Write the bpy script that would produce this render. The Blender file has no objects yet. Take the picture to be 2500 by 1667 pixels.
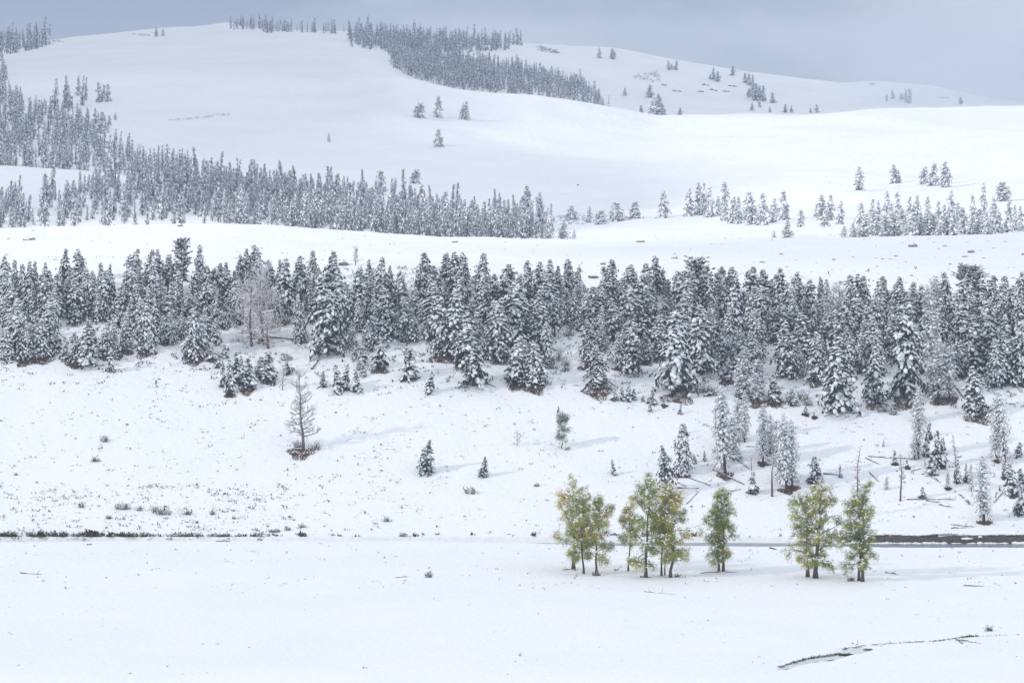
import bpy, math, random
import numpy as np
from mathutils import Vector, noise as mnoise

# ------------------------------------------------------------------ camera
SC = bpy.context.scene
COL = SC.collection
R = math.radians
FPX = 9495.0          # focal length in photograph pixels (2500 wide)
CAMH = 85.5           # camera height above the valley floor
HY = 250.0            # row of the horizon
cam_d = bpy.data.cameras.new('camera')
cam = bpy.data.objects.new('camera', cam_d)
COL.objects.link(cam)
cam.location = (0, 0, CAMH)
cam.rotation_euler = (R(90), 0, 0)
cam_d.sensor_width = 36.0
cam_d.lens = FPX / 2500 * 36
cam_d.shift_y = -(833.5 - HY) / 2500
cam_d.clip_start = 1.0
cam_d.clip_end = 30000
SC.camera = cam

# ------------------------------------------------------------------ light
SUN_EL, SUN_FROM = 24.0, 203.0       # light travels to the right and away from the camera
sx, sy = math.cos(R(SUN_FROM)), math.sin(R(SUN_FROM))
SUNDIR = Vector((sx * math.cos(R(SUN_EL)), sy * math.cos(R(SUN_EL)), math.sin(R(SUN_EL))))
sun_d = bpy.data.lights.new('sun', 'SUN')
sun = bpy.data.objects.new('sun', sun_d)
COL.objects.link(sun)
sun.rotation_euler = SUNDIR.to_track_quat('Z', 'Y').to_euler()
sun.location = (-300, -200, 600)
sun_d.energy = 2.2
sun_d.angle = R(1.2)
sun_d.color = (1.0, 0.94, 0.85)

world = bpy.data.worlds.new('World')
SC.world = world
world.use_nodes = True
wn, wl = world.node_tree.nodes, world.node_tree.links
wn.clear()
w_out = wn.new('ShaderNodeOutputWorld')
w_mix = wn.new('ShaderNodeMixShader')
w_sky = wn.new('ShaderNodeTexSky')
w_sky.sky_type = 'NISHITA'
w_sky.sun_disc = False
w_sky.sun_elevation = R(SUN_EL)
w_sky.sun_rotation = math.atan2(SUNDIR.x, SUNDIR.y)
w_b1 = wn.new('ShaderNodeBackground')
w_b1.inputs['Strength'].default_value = 0.1
wl.new(w_sky.outputs[0], w_b1.inputs['Color'])
# overcast: a grey-blue cloud bank low down, brighter cloud overhead
w_tc = wn.new('ShaderNodeTexCoord')
w_sep = wn.new('ShaderNodeSeparateXYZ')
wl.new(w_tc.outputs['Generated'], w_sep.inputs[0])
w_map = wn.new('ShaderNodeMapping')
w_map.inputs['Scale'].default_value = (5, 5, 16)
wl.new(w_tc.outputs['Generated'], w_map.inputs[0])
w_no = wn.new('ShaderNodeTexNoise')
w_no.inputs['Scale'].default_value = 2.2
w_no.inputs['Detail'].default_value = 4
w_no.inputs['Roughness'].default_value = 0.5
wl.new(w_map.outputs[0], w_no.inputs['Vector'])
w_ramp = wn.new('ShaderNodeValToRGB')
cr = w_ramp.color_ramp
cr.elements[0].position = 0.0
cr.elements[0].color = (0.295, 0.362, 0.515, 1)
cr.elements[1].position = 1.0
cr.elements[1].color = (1.0, 1.05, 1.13, 1)
e = cr.elements.new(0.085); e.color = (0.46, 0.525, 0.65, 1)
e = cr.elements.new(0.45); e.color = (0.84, 0.90, 1.0, 1)
w_ma = wn.new('ShaderNodeMath'); w_ma.operation = 'MULTIPLY_ADD'     # elevation + cloud noise
w_ma.inputs[1].default_value = 0.42
wl.new(w_no.outputs['Fac'], w_ma.inputs[0])
w_m2 = wn.new('ShaderNodeMath'); w_m2.operation = 'SUBTRACT'
w_m2.inputs[1].default_value = 0.19
wl.new(w_sep.outputs['Z'], w_ma.inputs[2])
wl.new(w_ma.outputs[0], w_m2.inputs[0])
w_m3 = wn.new('ShaderNodeMath'); w_m3.operation = 'MULTIPLY_ADD'     # brighter towards the right
w_m3.inputs[1].default_value = 0.5
wl.new(w_sep.outputs['X'], w_m3.inputs[0])
wl.new(w_m2.outputs[0], w_m3.inputs[2])
wl.new(w_m3.outputs[0], w_ramp.inputs[0])
w_b2 = wn.new('ShaderNodeBackground')
w_b2.inputs['Strength'].default_value = 0.92
wl.new(w_ramp.outputs[0], w_b2.inputs['Color'])
w_mix.inputs[0].default_value = 0.90
wl.new(w_b1.outputs[0], w_mix.inputs[1])
wl.new(w_b2.outputs[0], w_mix.inputs[2])
wl.new(w_mix.outputs[0], w_out.inputs['Surface'])

vs = SC.view_settings
vs.view_transform = 'Standard'
vs.look = 'None'
vs.exposure = 0.18
vs.gamma = 1.0
vs.use_curve_mapping = False
SC.cycles.max_bounces = 6
SC.cycles.diffuse_bounces = 3
SC.cycles.volume_bounces = 1
SC.cycles.transparent_max_bounces = 8

random.seed(7)
RNG = np.random.default_rng(11)

# ------------------------------------------------------------------ helpers
def tag(o, label=None, cat=None, group=None, kind=None):
    if label: o['label'] = label
    if cat: o['category'] = cat
    if group: o['group'] = group
    if kind: o['kind'] = kind
    return o

def link(name, data, parent=None):
    o = bpy.data.objects.new(name, data)
    COL.objects.link(o)
    if parent is not None: o.parent = parent
    return o

class MB:
    """collects triangles"""
    def __init__(s):
        s.V, s.F, s.C, s.n = [], [], [], 0
    def add(s, v, f, c=None):
        v = np.asarray(v, float).reshape(-1, 3); f = np.asarray(f, int).reshape(-1, 3)
        s.V.append(v); s.F.append(f + s.n)
        s.C.append(np.zeros(len(v)) if c is None else np.broadcast_to(c, (len(v),)))
        s.n += len(v)
    def mesh(s, name, mat, smooth=False):
        me = bpy.data.meshes.new(name)
        if s.n:
            V = np.concatenate(s.V).astype(np.float32); F = np.concatenate(s.F).astype(np.int32)
            me.vertices.add(len(V)); me.vertices.foreach_set('co', V.ravel())
            me.loops.add(F.size); me.loops.foreach_set('vertex_index', F.ravel())
            me.polygons.add(len(F)); me.polygons.foreach_set('loop_start', np.arange(0, F.size, 3, dtype=np.int32))
            if smooth: me.polygons.foreach_set('use_smooth', np.ones(len(F), bool))
            C = np.concatenate(s.C).astype(np.float32)
            if C.any():
                a = me.attributes.new('tint', 'FLOAT', 'POINT'); a.data.foreach_set('value', C)
            me.update(calc_edges=True)
        me.materials.append(mat)
        return me

def _ico():
    t = (1 + 5 ** .5) / 2
    v = np.array([(-1, t, 0), (1, t, 0), (-1, -t, 0), (1, -t, 0), (0, -1, t), (0, 1, t), (0, -1, -t), (0, 1, -t),
                  (t, 0, -1), (t, 0, 1), (-t, 0, -1), (-t, 0, 1)], float)
    v /= np.linalg.norm(v[0])
    f = np.array([(0, 11, 5), (0, 5, 1), (0, 1, 7), (0, 7, 10), (0, 10, 11), (1, 5, 9), (5, 11, 4), (11, 10, 2),
                  (10, 7, 6), (7, 1, 8), (3, 9, 4), (3, 4, 2), (3, 2, 6), (3, 6, 8), (3, 8, 9), (4, 9, 5), (2, 4, 11),
                  (6, 2, 10), (8, 6, 7), (9, 8, 1)])
    return v, f
ICO_V, ICO_F = _ico()
OCT_V = np.array([(1, 0, 0), (0, 1, 0), (-1, 0, 0), (0, -1, 0), (0, 0, 1), (0, 0, -1)], float)
OCT_F = np.array([(0, 1, 4), (1, 2, 4), (2, 3, 4), (3, 0, 4), (1, 0, 5), (2, 1, 5), (3, 2, 5), (0, 3, 5)])

TET_V = np.array([(1.2, 0, -.1), (-.9, .9, -.2), (-.9, -.9, -.2), (-.1, 0, 1.0)], float)
TET_F = np.array([(0, 1, 3), (1, 2, 3), (2, 0, 3), (0, 2, 1)])

def ico2():
    v, f = ICO_V.tolist(), []
    cache = {}
    def mid(a, b):
        k = (min(a, b), max(a, b))
        if k not in cache:
            m = np.array(v[a]) + np.array(v[b]); m /= np.linalg.norm(m)
            v.append(m.tolist()); cache[k] = len(v) - 1
        return cache[k]
    for a, b, c in ICO_F:
        ab, bc, ca = mid(a, b), mid(b, c), mid(c, a)
        f += [(a, ab, ca), (b, bc, ab), (c, ca, bc), (ab, bc, ca)]
    return np.array(v), np.array(f)
ICO2_V, ICO2_F = ico2()

def blobs(mb, P, L, W, Hh, az, tilt, rng, base=(ICO_V, ICO_F), jit=.22, c=None):
    """lumps: length L along az (tilted down by tilt), width W, height Hh; arrays"""
    P = np.asarray(P, float).reshape(-1, 3); n = len(P)
    if n == 0: return
    bv, bf = base
    L, W, Hh, az, tilt = [np.broadcast_to(np.asarray(a, float), (n,)) for a in (L, W, Hh, az, tilt)]
    j = 1 + rng.uniform(-jit, jit, (n, len(bv), 1))
    v = bv[None] * j * np.stack([L, W, Hh], 1)[:, None]
    ct, st = np.cos(tilt)[:, None], np.sin(tilt)[:, None]
    x = v[..., 0] * ct + v[..., 2] * st; z = -v[..., 0] * st + v[..., 2] * ct; y = v[..., 1]
    ca, sa = np.cos(az)[:, None], np.sin(az)[:, None]
    v = np.stack([x * ca - y * sa, x * sa + y * ca, z], -1) + P[:, None]
    f = bf[None] + (np.arange(n) * len(bv))[:, None, None]
    cc = None if c is None else np.repeat(np.broadcast_to(c, (n,)), len(bv))
    mb.add(v.reshape(-1, 3), f.reshape(-1, 3), cc)

def spikes(mb, P, D, length, width, rng, c=None):
    """thin triangles from P along D"""
    P = np.asarray(P, float).reshape(-1, 3); D = np.asarray(D, float).reshape(-1, 3); n = len(P)
    if n == 0: return
    D = D / (np.linalg.norm(D, axis=1, keepdims=True) + 1e-9)
    S = np.cross(D, rng.normal(size=(n, 3))); S /= (np.linalg.norm(S, axis=1, keepdims=True) + 1e-9)
    l = np.broadcast_to(np.asarray(length, float), (n,))[:, None]; w = np.broadcast_to(np.asarray(width, float), (n,))[:, None]
    v = np.stack([P, P + D * l * .55 + S * w, P + D * l - S * w * .3], 1)
    mb.add(v.reshape(-1, 3), np.arange(3 * n).reshape(-1, 3), None if c is None else np.repeat(np.broadcast_to(c, (n,)), 3))

def tube(mb, pts, rad, n=5, c=None):
    pts = np.asarray(pts, float); k = len(pts); rad = np.broadcast_to(np.asarray(rad, float), (k,))
    d = np.gradient(pts, axis=0); d /= (np.linalg.norm(d, axis=1, keepdims=True) + 1e-9)
    ref = np.array([0.31, .95, .05]) if abs(d[0][2]) > .8 else np.array([0, 0, 1.])
    a = np.cross(d, ref); a /= (np.linalg.norm(a, axis=1, keepdims=True) + 1e-9); b = np.cross(d, a)
    th = np.arange(n) / n * 2 * np.pi
    v = pts[:, None] + rad[:, None, None] * (np.cos(th)[None, :, None] * a[:, None] + np.sin(th)[None, :, None] * b[:, None])
    f = []
    for i in range(k - 1):
        for j in range(n):
            p, q = i * n + j, i * n + (j + 1) % n
            f += [(p, q, q + n), (p, q + n, p + n)]
    e0, e1 = k * n, k * n + 1
    for j in range(n):
        f += [(e0, (j + 1) % n, j), (e1, (k - 1) * n + j, (k - 1) * n + (j + 1) % n)]
    mb.add(np.concatenate([v.reshape(-1, 3), pts[:1], pts[-1:]]), f, c)

# ------------------------------------------------------------------ materials
def mat(name, col, rough=.8, spec=.3):
    m = bpy.data.materials.new(name); m.use_nodes = True
    b = m.node_tree.nodes['Principled BSDF']
    b.inputs['Base Color'].default_value = (*col, 1)
    b.inputs['Roughness'].default_value = rough
    b.inputs['Specular IOR Level'].default_value = spec
    return m, m.node_tree.nodes, m.node_tree.links, b

def noise_col(m, stops, scale, detail=4, rough=.6, mscale=(1, 1, 1), coord='Object'):
    n, l = m.node_tree.nodes, m.node_tree.links
    b = n['Principled BSDF']
    tc = n.new('ShaderNodeTexCoord'); mp = n.new('ShaderNodeMapping'); no = n.new('ShaderNodeTexNoise'); rp = n.new('ShaderNodeValToRGB')
    mp.inputs['Scale'].default_value = mscale
    no.inputs['Scale'].default_value = scale; no.inputs['Detail'].default_value = detail; no.inputs['Roughness'].default_value = rough
    l.new(tc.outputs[coord], mp.inputs[0]); l.new(mp.outputs[0], no.inputs['Vector']); l.new(no.outputs['Fac'], rp.inputs[0])
    els = rp.color_ramp.elements
    els[0].position, els[0].color = stops[0][0], (*stops[0][1], 1)
    els[1].position, els[1].color = stops[-1][0], (*stops[-1][1], 1)
    for p, c in stops[1:-1]:
        q = els.new(p); q.color = (*c, 1)
    l.new(rp.outputs[0], b.inputs['Base Color'])
    return no, rp, mp

def bump(m, scale, strength, dist, detail=3, mscale=(1, 1, 1)):
    n, l = m.node_tree.nodes, m.node_tree.links
    tc = n.new('ShaderNodeTexCoord'); mp = n.new('ShaderNodeMapping'); no = n.new('ShaderNodeTexNoise'); bp = n.new('ShaderNodeBump')
    mp.inputs['Scale'].default_value = mscale
    no.inputs['Scale'].default_value = scale; no.inputs['Detail'].default_value = detail
    bp.inputs['Strength'].default_value = strength; bp.inputs['Distance'].default_value = dist
    l.new(tc.outputs['Object'], mp.inputs[0]); l.new(mp.outputs[0], no.inputs['Vector'])
    l.new(no.outputs['Fac'], bp.inputs['Height']); l.new(bp.outputs[0], n['Principled BSDF'].inputs['Normal'])

M = {}
m, *_ = mat('snow_ground', (.86, .88, .91), .75, .2)
noise_col(m, [(.3, (.845, .865, .90)), (.7, (.90, .91, .925))], .035, 6, .62)
bump(m, .8, .5, .6, 6)
M['ground'] = m
m, *_ = mat('snow_hill', (.86, .88, .91), .75, .2)
noise_col(m, [(.3, (.82, .845, .885)), (.7, (.90, .91, .925))], .02, 7, .66)
bump(m, .35, .6, 1.2, 6)
M['hill'] = m
M['snow'] = mat('snow_load', (.88, .90, .935), .7, .2)[0]
m, *_ = mat('needles', (.03, .045, .04), .7, .25)
noise_col(m, [(.3, (.010, .018, .022)), (.7, (.032, .047, .048))], 1.5, 2)
M['needles'] = m
m, *_ = mat('needles_thin', (.06, .07, .065), .7, .25)
noise_col(m, [(.3, (.05, .058, .06)), (.7, (.15, .15, .145))], 1.5, 2)
M['needles_thin'] = m
m, *_ = mat('needles_green', (.03, .06, .055), .7, .25)
noise_col(m, [(.3, (.022, .045, .048)), (.7, (.05, .085, .08))], 1.5, 2)
M['needles_green'] = m
m, *_ = mat('needles_frost_haze', (.2, .22, .25), .8, .2)
noise_col(m, [(.3, (.16, .19, .235)), (.7, (.40, .445, .51))], 1.2, 2)  # frost, plus some of the distance fade mixed into the colour
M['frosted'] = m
m, *_ = mat('needles_hazed', (.1, .12, .15), .8, .2)
noise_col(m, [(.3, (.14, .185, .25)), (.7, (.32, .39, .51))], 1.2, 2)  # blue of the distance haze put into the needle colour
M['needles_hazed'] = m
m, *_ = mat('needles_rime_lit', (.4, .43, .47), .8, .2)
noise_col(m, [(.3, (.22, .24, .28)), (.7, (.56, .58, .62))], 1.2, 2)  # rime frost, lightened further for the sunlit look of the meadow trees
M['rime_lit'] = m
m, *_ = mat('bark', (.09, .065, .055), .9, .15)
noise_col(m, [(.3, (.05, .038, .034)), (.7, (.14, .10, .085))], 2.5, 4, .6, (1, 1, .25))
M['bark'] = m
m, *_ = mat('bark_reddish', (.16, .09, .075), .9, .15)
noise_col(m, [(.3, (.10, .06, .052)), (.7, (.24, .145, .12))], 2.5, 4, .6, (1, 1, .25))
M['bark_red'] = m
m, *_ = mat('bare_wood', (.13, .11, .105), .9, .15)
noise_col(m, [(.3, (.10, .088, .086)), (.7, (.25, .225, .215))], 3, 4)
M['deadwood'] = m
# cottonwood leaves: green to yellow by 'tint'
m, n, l, b = mat('leaves', (.2, .22, .07), .6, .3)
at = n.new('ShaderNodeAttribute'); at.attribute_name = 'tint'
rp = n.new('ShaderNodeValToRGB'); els = rp.color_ramp.elements
els[0].color = (.20, .27, .075, 1); els[1].color = (.70, .48, .10, 1)
q = els.new(.35); q.color = (.40, .44, .085, 1)
q = els.new(.65); q.color = (.57, .50, .09, 1)
l.new(at.outputs['Fac'], rp.inputs[0]); l.new(rp.outputs[0], b.inputs['Base Color'])
tr = n.new('ShaderNodeBsdfTranslucent'); mx = n.new('ShaderNodeMixShader'); mx.inputs[0].default_value = .4
l.new(rp.outputs[0], tr.inputs['Color']); l.new(b.outputs[0], mx.inputs[1]); l.new(tr.outputs[0], mx.inputs[2])
l.new(mx.outputs[0], n['Material Output'].inputs['Surface'])
M['leaves'] = m
m, *_ = mat('dry_grass', (.17, .11, .075), .9, .1)
noise_col(m, [(.3, (.085, .052, .042)), (.7, (.21, .125, .085))], .35, 3)
M['dry_grass'] = m
m, *_ = mat('sage', (.12, .115, .09), .9, .1)
noise_col(m, [(.3, (.04, .042, .045)), (.7, (.15, .135, .11))], .08, 3)
M['sage'] = m
m, *_ = mat('shrub_leaf', (.13, .14, .06), .8, .2)
noise_col(m, [(.35, (.05, .045, .038)), (.5, (.10, .10, .05)), (.7, (.24, .23, .10))], .9, 2)
M['shrub'] = m
m, *_ = mat('bank_brush', (.08, .07, .05), .9, .1)
noise_col(m, [(.35, (.035, .03, .025)), (.7, (.12, .105, .05))], .5, 3)
M['brush'] = m
m, *_ = mat('rock', (.25, .23, .21), .9, .2)
noise_col(m, [(.3, (.10, .095, .09)), (.7, (.34, .30, .26))], 1.2, 5)
bump(m, 2.5, .5, .2)
M['rock'] = m
m, *_ = mat('soil', (.10, .085, .07), .95, .1)
noise_col(m, [(.3, (.05, .043, .04)), (.7, (.14, .118, .098))], 1.1, 5, .65, (1, 1, 2.5))
M['soil'] = m
m, *_ = mat('river_water', (.17, .215, .26), .3, .3)
noise_col(m, [(.35, (.16, .205, .25)), (.65, (.27, .315, .365))], .5, 6, .7, (.35, 1.2, 1))
bump(m, 1.2, .7, .12, 4, (.5, 1.5, 1))
M['water'] = m
m, *_ = mat('creek_water', (.70, .76, .80), .3, .4)
bump(m, 1.5, .2, .05)
M['creek'] = m

# ------------------------------------------------------------------ terrain
def cv(*p):
    xs, ys = p[0::2], p[1::2]
    return lambda u: np.interp(u, xs, ys)
Y_EDGE = cv(-400, 640, 0, 644, 600, 647, 900, 651, 1200, 656, 1450, 670, 1800, 690, 2100, 710, 2500, 722, 2900, 726)
Y_BACK = cv(-400, 562, 0, 558, 300, 551, 560, 545, 700, 553, 1000, 574, 1300, 584, 1500, 585, 1700, 583, 1900, 580, 2200, 578, 2500, 570, 2900, 566)
# rows of the terrain: (distance, image row of the ground there as a function of the column) -> height
def zrow(d, f):
    return lambda u: CAMH - (f(u) - HY) / FPX * d
NEAR_D = lambda u: np.interp(u, [0, 150, 250, 1000, 1300, 1450, 1800, 2100, 2500], [757.0, 758, 759.2, 759.2, 755, 751.5, 751.0, 749.5, 747.8])
FAR_D = 762.0
S_ROW = cv(-400, 222, 0, 215, 300, 205, 600, 195, 800, 190, 900, 184, 960, 184, 1010, 192, 1100, 214, 1160, 223, 1240, 228, 1320, 231, 1400, 245, 1500, 264,
           1600, 285, 1680, 281, 1750, 277, 1850, 274, 1950, 275, 2030, 269, 2100, 260, 2180, 257, 2300, 260, 2400, 257, 2500, 258, 2900, 262)
CREST = cv(-400, 92, 0, 98, 110, 100, 150, 97, 190, 88, 250, 83, 330, 76, 380, 71, 420, 68, 470, 71, 520, 66, 560, 58, 600, 70, 650, 74, 720, 77, 800, 78, 900, 80,
           1000, 88, 1150, 100, 1280, 109, 1400, 117, 1500, 123, 1560, 132, 1620, 143, 1700, 151, 1800, 165, 1900, 178, 1990, 190, 2060, 199, 2130, 198, 2200, 206,
           2280, 215, 2350, 228, 2420, 244, 2500, 258, 2900, 275)
ROWS = [
    (772, zrow(772, cv(0, 1272, 2500, 1280))),
    (784, zrow(784, cv(0, 1210, 2500, 1222))),
    (804, zrow(804, cv(0, 1108, 2500, 1124))),
    (830, zrow(830, cv(0, 962, 2500, 988))),
    (862, zrow(862, cv(0, 800, 1200, 812, 2500, 850))),
    (893, zrow(893, lambda u: Y_EDGE(u) + 6)),
    (899, zrow(899, lambda u: Y_EDGE(u) - 10)),
    (965, zrow(965, lambda u: .42 * Y_EDGE(u) + .58 * Y_BACK(u))),
    (1040, zrow(1040, Y_BACK)),
    (1062, zrow(1062, lambda u: Y_BACK(u) + 10)),
    (1130, zrow(1130, lambda u: Y_BACK(u) + np.interp(u, [0, 1300, 1500, 2500], [6, 12, 3, 3]))),
    (1250, zrow(1250, cv(0, 488, 250, 490, 500, 522, 700, 535, 900, 550, 1200, 570, 1350, 575, 1500, 567, 1700, 560, 2000, 545, 2500, 538))),
    (1400, zrow(1400, cv(0, 406, 150, 413, 250, 422, 400, 437, 500, 452, 600, 470, 700, 487, 900, 512, 1100, 532, 1200, 540, 1350, 545, 1600, 530, 2000, 508, 2500, 497))),
    (1490, zrow(1490, cv(0, 432, 250, 442, 500, 466, 700, 490, 900, 505, 1100, 518, 1300, 520, 1600, 502, 2000, 478, 2500, 466))),
    (1620, zrow(1620, cv(0, 396, 250, 402, 500, 425, 700, 445, 900, 462, 1200, 478, 1600, 464, 2000, 436, 2500, 424))),
    (1850, zrow(1850, cv(0, 300, 250, 310, 500, 328, 700, 342, 900, 352, 1200, 366, 1600, 372, 2000, 338, 2500, 322))),
    (2150, zrow(2150, S_ROW)),
    (2280, zrow(2280, lambda u: np.where(u < 860, S_ROW(u) - 34, S_ROW(u) - 34 + np.clip((u - 860) / 140, 0, 1) * 46))),
    (2540, zrow(2540, cv(-400, 140, 0, 138, 300, 124, 600, 113, 800, 112, 900, 120, 1000, 148, 1200, 182, 1400, 222, 1500, 246, 1700, 252, 2000, 255, 2500, 264))),
    (2860, zrow(2860, CREST)),
    (3060, zrow(3060, lambda u: CREST(u) + 30)),
    (3500, lambda u: 40 + 0 * u),
    (3900, lambda u: 5 + 0 * u),
]
def smooth(a, k):
    ker = np.hanning(2 * k + 3)[1:-1]; ker /= ker.sum()
    p = np.concatenate([np.full(k, a[0]), a, np.full(k, a[-1])])
    return np.convolve(p, ker, 'valid')

DU = 12.0
US = np.arange(-696, 3201, DU)
DS = np.concatenate([np.arange(60, 560, 20), np.arange(560, 744, 1.5), np.arange(744, 775, .45), np.arange(775, 905, 1.1), np.arange(905, 1075, 2.2),
                     np.arange(1075, 1500, 5), np.arange(1500, 2300, 8), np.arange(2300, 3100, 10), np.arange(3100, 3901, 80)])
def pchip(xk, Yk, x):
    """monotone cubic, Yk (k, n)"""
    h = np.diff(xk)[:, None]; dl = np.diff(Yk, axis=0) / h
    m = np.zeros_like(Yk)
    w1 = 2 * h[1:] + h[:-1]; w2 = h[1:] + 2 * h[:-1]
    same = dl[:-1] * dl[1:] > 0
    with np.errstate(divide='ignore', invalid='ignore'):
        hm = (w1 + w2) / (w1 / dl[:-1] + w2 / dl[1:])
    m[1:-1] = np.where(same, hm, 0); m[0] = dl[0]; m[-1] = dl[-1]
    i = np.clip(np.searchsorted(xk, x, 'right') - 1, 0, len(xk) - 2)
    t = ((x - xk[i]) / (xk[i + 1] - xk[i]))[:, None]; hh = h[i]
    return (2 * t ** 3 - 3 * t ** 2 + 1) * Yk[i] + (t ** 3 - 2 * t ** 2 + t) * hh * m[i] + (-2 * t ** 3 + 3 * t ** 2) * Yk[i + 1] + (t ** 3 - t ** 2) * hh * m[i + 1]

rk = np.array([FAR_D + 1.6] + [r[0] for r in ROWS], float)
uu = np.clip(US, -390, 2890)
bank_h = np.interp(US, [0, 2040, 2110, 2500, 3200], [.35, .35, 1.0, 1.05, 1.1])
Yk = np.stack([bank_h] + [smooth(r[1](uu), 5 if r[0] < 2000 else 3) for r in ROWS])
ZU = pchip(rk, Yk, np.clip(DS, rk[0], None))               # (nd, nu)

XX = (US[None] - 1250) / FPX * DS[:, None]
DD = np.broadcast_to(DS[:, None], XX.shape)

def vnoise(x, y, seed, lam):
    """smooth value noise"""
    x = x / lam + seed * 17.3; y = y / lam + seed * 9.1
    i, j = np.floor(x).astype(int), np.floor(y).astype(int); fx, fy = x - i, y - j
    fx = fx * fx * fx * (fx * (fx * 6 - 15) + 10); fy = fy * fy * fy * (fy * (fy * 6 - 15) + 10)
    def hsh(a, b):
        h = (a * 374761393 + b * 668265263 + seed * 144269) & 0xffffffff
        h = ((h ^ (h >> 13)) * 1274126177) & 0xffffffff
        return ((h ^ (h >> 16)) & 0xffff) / 32767.5 - 1
    return (hsh(i, j) * (1 - fx) + hsh(i + 1, j) * fx) * (1 - fy) + (hsh(i, j + 1) * (1 - fx) + hsh(i + 1, j + 1) * fx) * fy

nearU = np.interp(US, np.arange(-700, 3201, 50), NEAR_D(np.clip(np.arange(-700, 3201, 50), 0, 2500)))
near_w = nearU[None] + .5 * vnoise(XX, XX * 0, 3, 9.) + .25 * vnoise(XX, XX * 0, 4, 3.)
far_w = FAR_D + .35 * vnoise(XX, XX * 0, 5, 7.) + .2 * vnoise(XX, XX * 0, 6, 2.)
plain = .10 * vnoise(XX, DD, 1, 28.) + .06 * vnoise(XX, DD, 2, 9.)
chan = -1.3
Z = np.where(DD < near_w, plain, np.where(DD < far_w, chan, ZU))
# gentle relief away from the river
w_sl = np.clip((DD - 772) / 25, 0, 1)
w_far = np.clip((DD - 1150) / 300, 0, 1)
Z = Z + w_sl * (.22 * vnoise(XX, DD, 11, 14.) + .12 * vnoise(XX, DD, 12, 5.) + .05 * vnoise(XX, DD, 13, 2.2)) * np.where(DD < 1150, 1, .5)
Z = Z + w_far * (3.4 * vnoise(XX * .6 + DD * .35, DD * .6 - XX * .2, 14, 80.) + 1.1 * vnoise(XX + DD * .6, DD * .4, 15, 30.) + .2 * vnoise(XX, DD, 16, 12.))
# creek trough cut in the plain
CREEK_A = [(1902, 1629), (1935, 1622), (1968, 1608), (2055, 1595), (2078, 1597), (2045, 1607), (1975, 1615), (1940, 1627), (1915, 1631)]
CREEK_B = [(2043, 1587), (2110, 1578), (2127, 1584), (2112, 1591), (2066, 1599), (2050, 1596)]
def px2plain(p, z=0.0):
    d = (CAMH - z) * FPX / (p[1] - HY); return ((p[0] - 1250) / FPX * d, d)
def inpoly(x, y, poly):
    c = np.zeros(np.shape(x), bool); n = len(poly)
    for i in range(n):
        (x1, y1), (x2, y2) = poly[i], poly[(i + 1) % n]
        if y1 == y2: continue
        c ^= ((y1 > y) != (y2 > y)) & (x < (x2 - x1) * (y - y1) / (y2 - y1) + x1)
    return c
for poly in (CREEK_A, CREEK_B):
    pw = [px2plain(p) for p in poly]
    Z = np.where(inpoly(XX, DD, pw), -.30, Z)

def height(u, d):
    """ground height from column u and distance d (arrays)"""
    u = np.asarray(u, float); d = np.asarray(d, float)
    j = np.clip((u - US[0]) / DU, 0, len(US) - 1.001); j0 = j.astype(int); fj = j - j0
    i0 = np.clip(np.searchsorted(DS, d, 'right') - 1, 0, len(DS) - 2); fi = (d - DS[i0]) / (DS[i0 + 1] - DS[i0])
    return (Z[i0, j0] * (1 - fj) + Z[i0, j0 + 1] * fj) * (1 - fi) + (Z[i0 + 1, j0] * (1 - fj) + Z[i0 + 1, j0 + 1] * fj) * fi
YP = HY - (Z - CAMH) * FPX / DD           # image row of every terrain vertex

def ground(u, y, dmin=0):
    """world point of the terrain seen at photograph pixel (u, y), at least dmin away"""
    j = min(max((u - US[0]) / DU, 0), len(US) - 1.001); j0 = int(j); fj = j - j0
    col = YP[:, j0] * (1 - fj) + YP[:, j0 + 1] * fj
    ok = np.nonzero((col[1:] <= y) & (DS[1:] >= dmin))[0]
    i = ok[0] if len(ok) else len(DS) - 2
    a, b_ = col[i], col[i + 1]
    t = (a - y) / (a - b_) if a > y else 0.0
    d = DS[i] + (DS[i + 1] - DS[i]) * min(max(t, 0), 1)
    x = (u - 1250) / FPX * d
    return Vector((x, d, float(height(u, d))))
def u_of(x, d): return 1250 + x / d * FPX
def zat(x, y): return float(height(u_of(x, y), y))

def terrain_part(name, d0, d1, m):
    i0 = np.searchsorted(DS, d0); i1 = np.searchsorted(DS, d1)
    sl = slice(i0, min(i1 + 1, len(DS)))
    P = np.stack([XX[sl], DD[sl], Z[sl]], -1); nd, nu = P.shape[:2]
    idx = np.arange(nd * nu).reshape(nd, nu)
    a, b_, c, d = idx[:-1, :-1], idx[:-1, 1:], idx[1:, 1:], idx[1:, :-1]
    mb = MB(); mb.add(P, np.concatenate([np.stack([a, b_, c], -1).reshape(-1, 3), np.stack([a, c, d], -1).reshape(-1, 3)]))
    return tag(link(name, mb.mesh(name, m, True)), kind='structure')
terrain_part('valley_floor', 0, 760, M['ground'])
terrain_part('hillside', 760, 902, M['ground'])
terrain_part('bench_terrain', 902, 1065, M['ground'])
terrain_part('hills', 1065, 5000, M['hill'])
mb = MB()
mb.add([(-2600, -600, -4), (2600, -600, -4), (2600, 4300, -4), (-2600, 4300, -4)], [(0, 1, 2), (0, 2, 3)])
tag(link('ground', mb.mesh('ground', M['ground'])), kind='structure')

# river
mb = MB()
xs = np.linspace(-160, 260, 60)
v = []
for x in xs: v += [(x, 744.0, -.75), (x, 764.5, -.75)]
f = []
for i in range(len(xs) - 1): f += [(2 * i, 2 * i + 2, 2 * i + 3), (2 * i, 2 * i + 3, 2 * i + 1)]
mb.add(v, f)
tag(link('river', mb.mesh('river', M['water'])), kind='structure')
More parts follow.
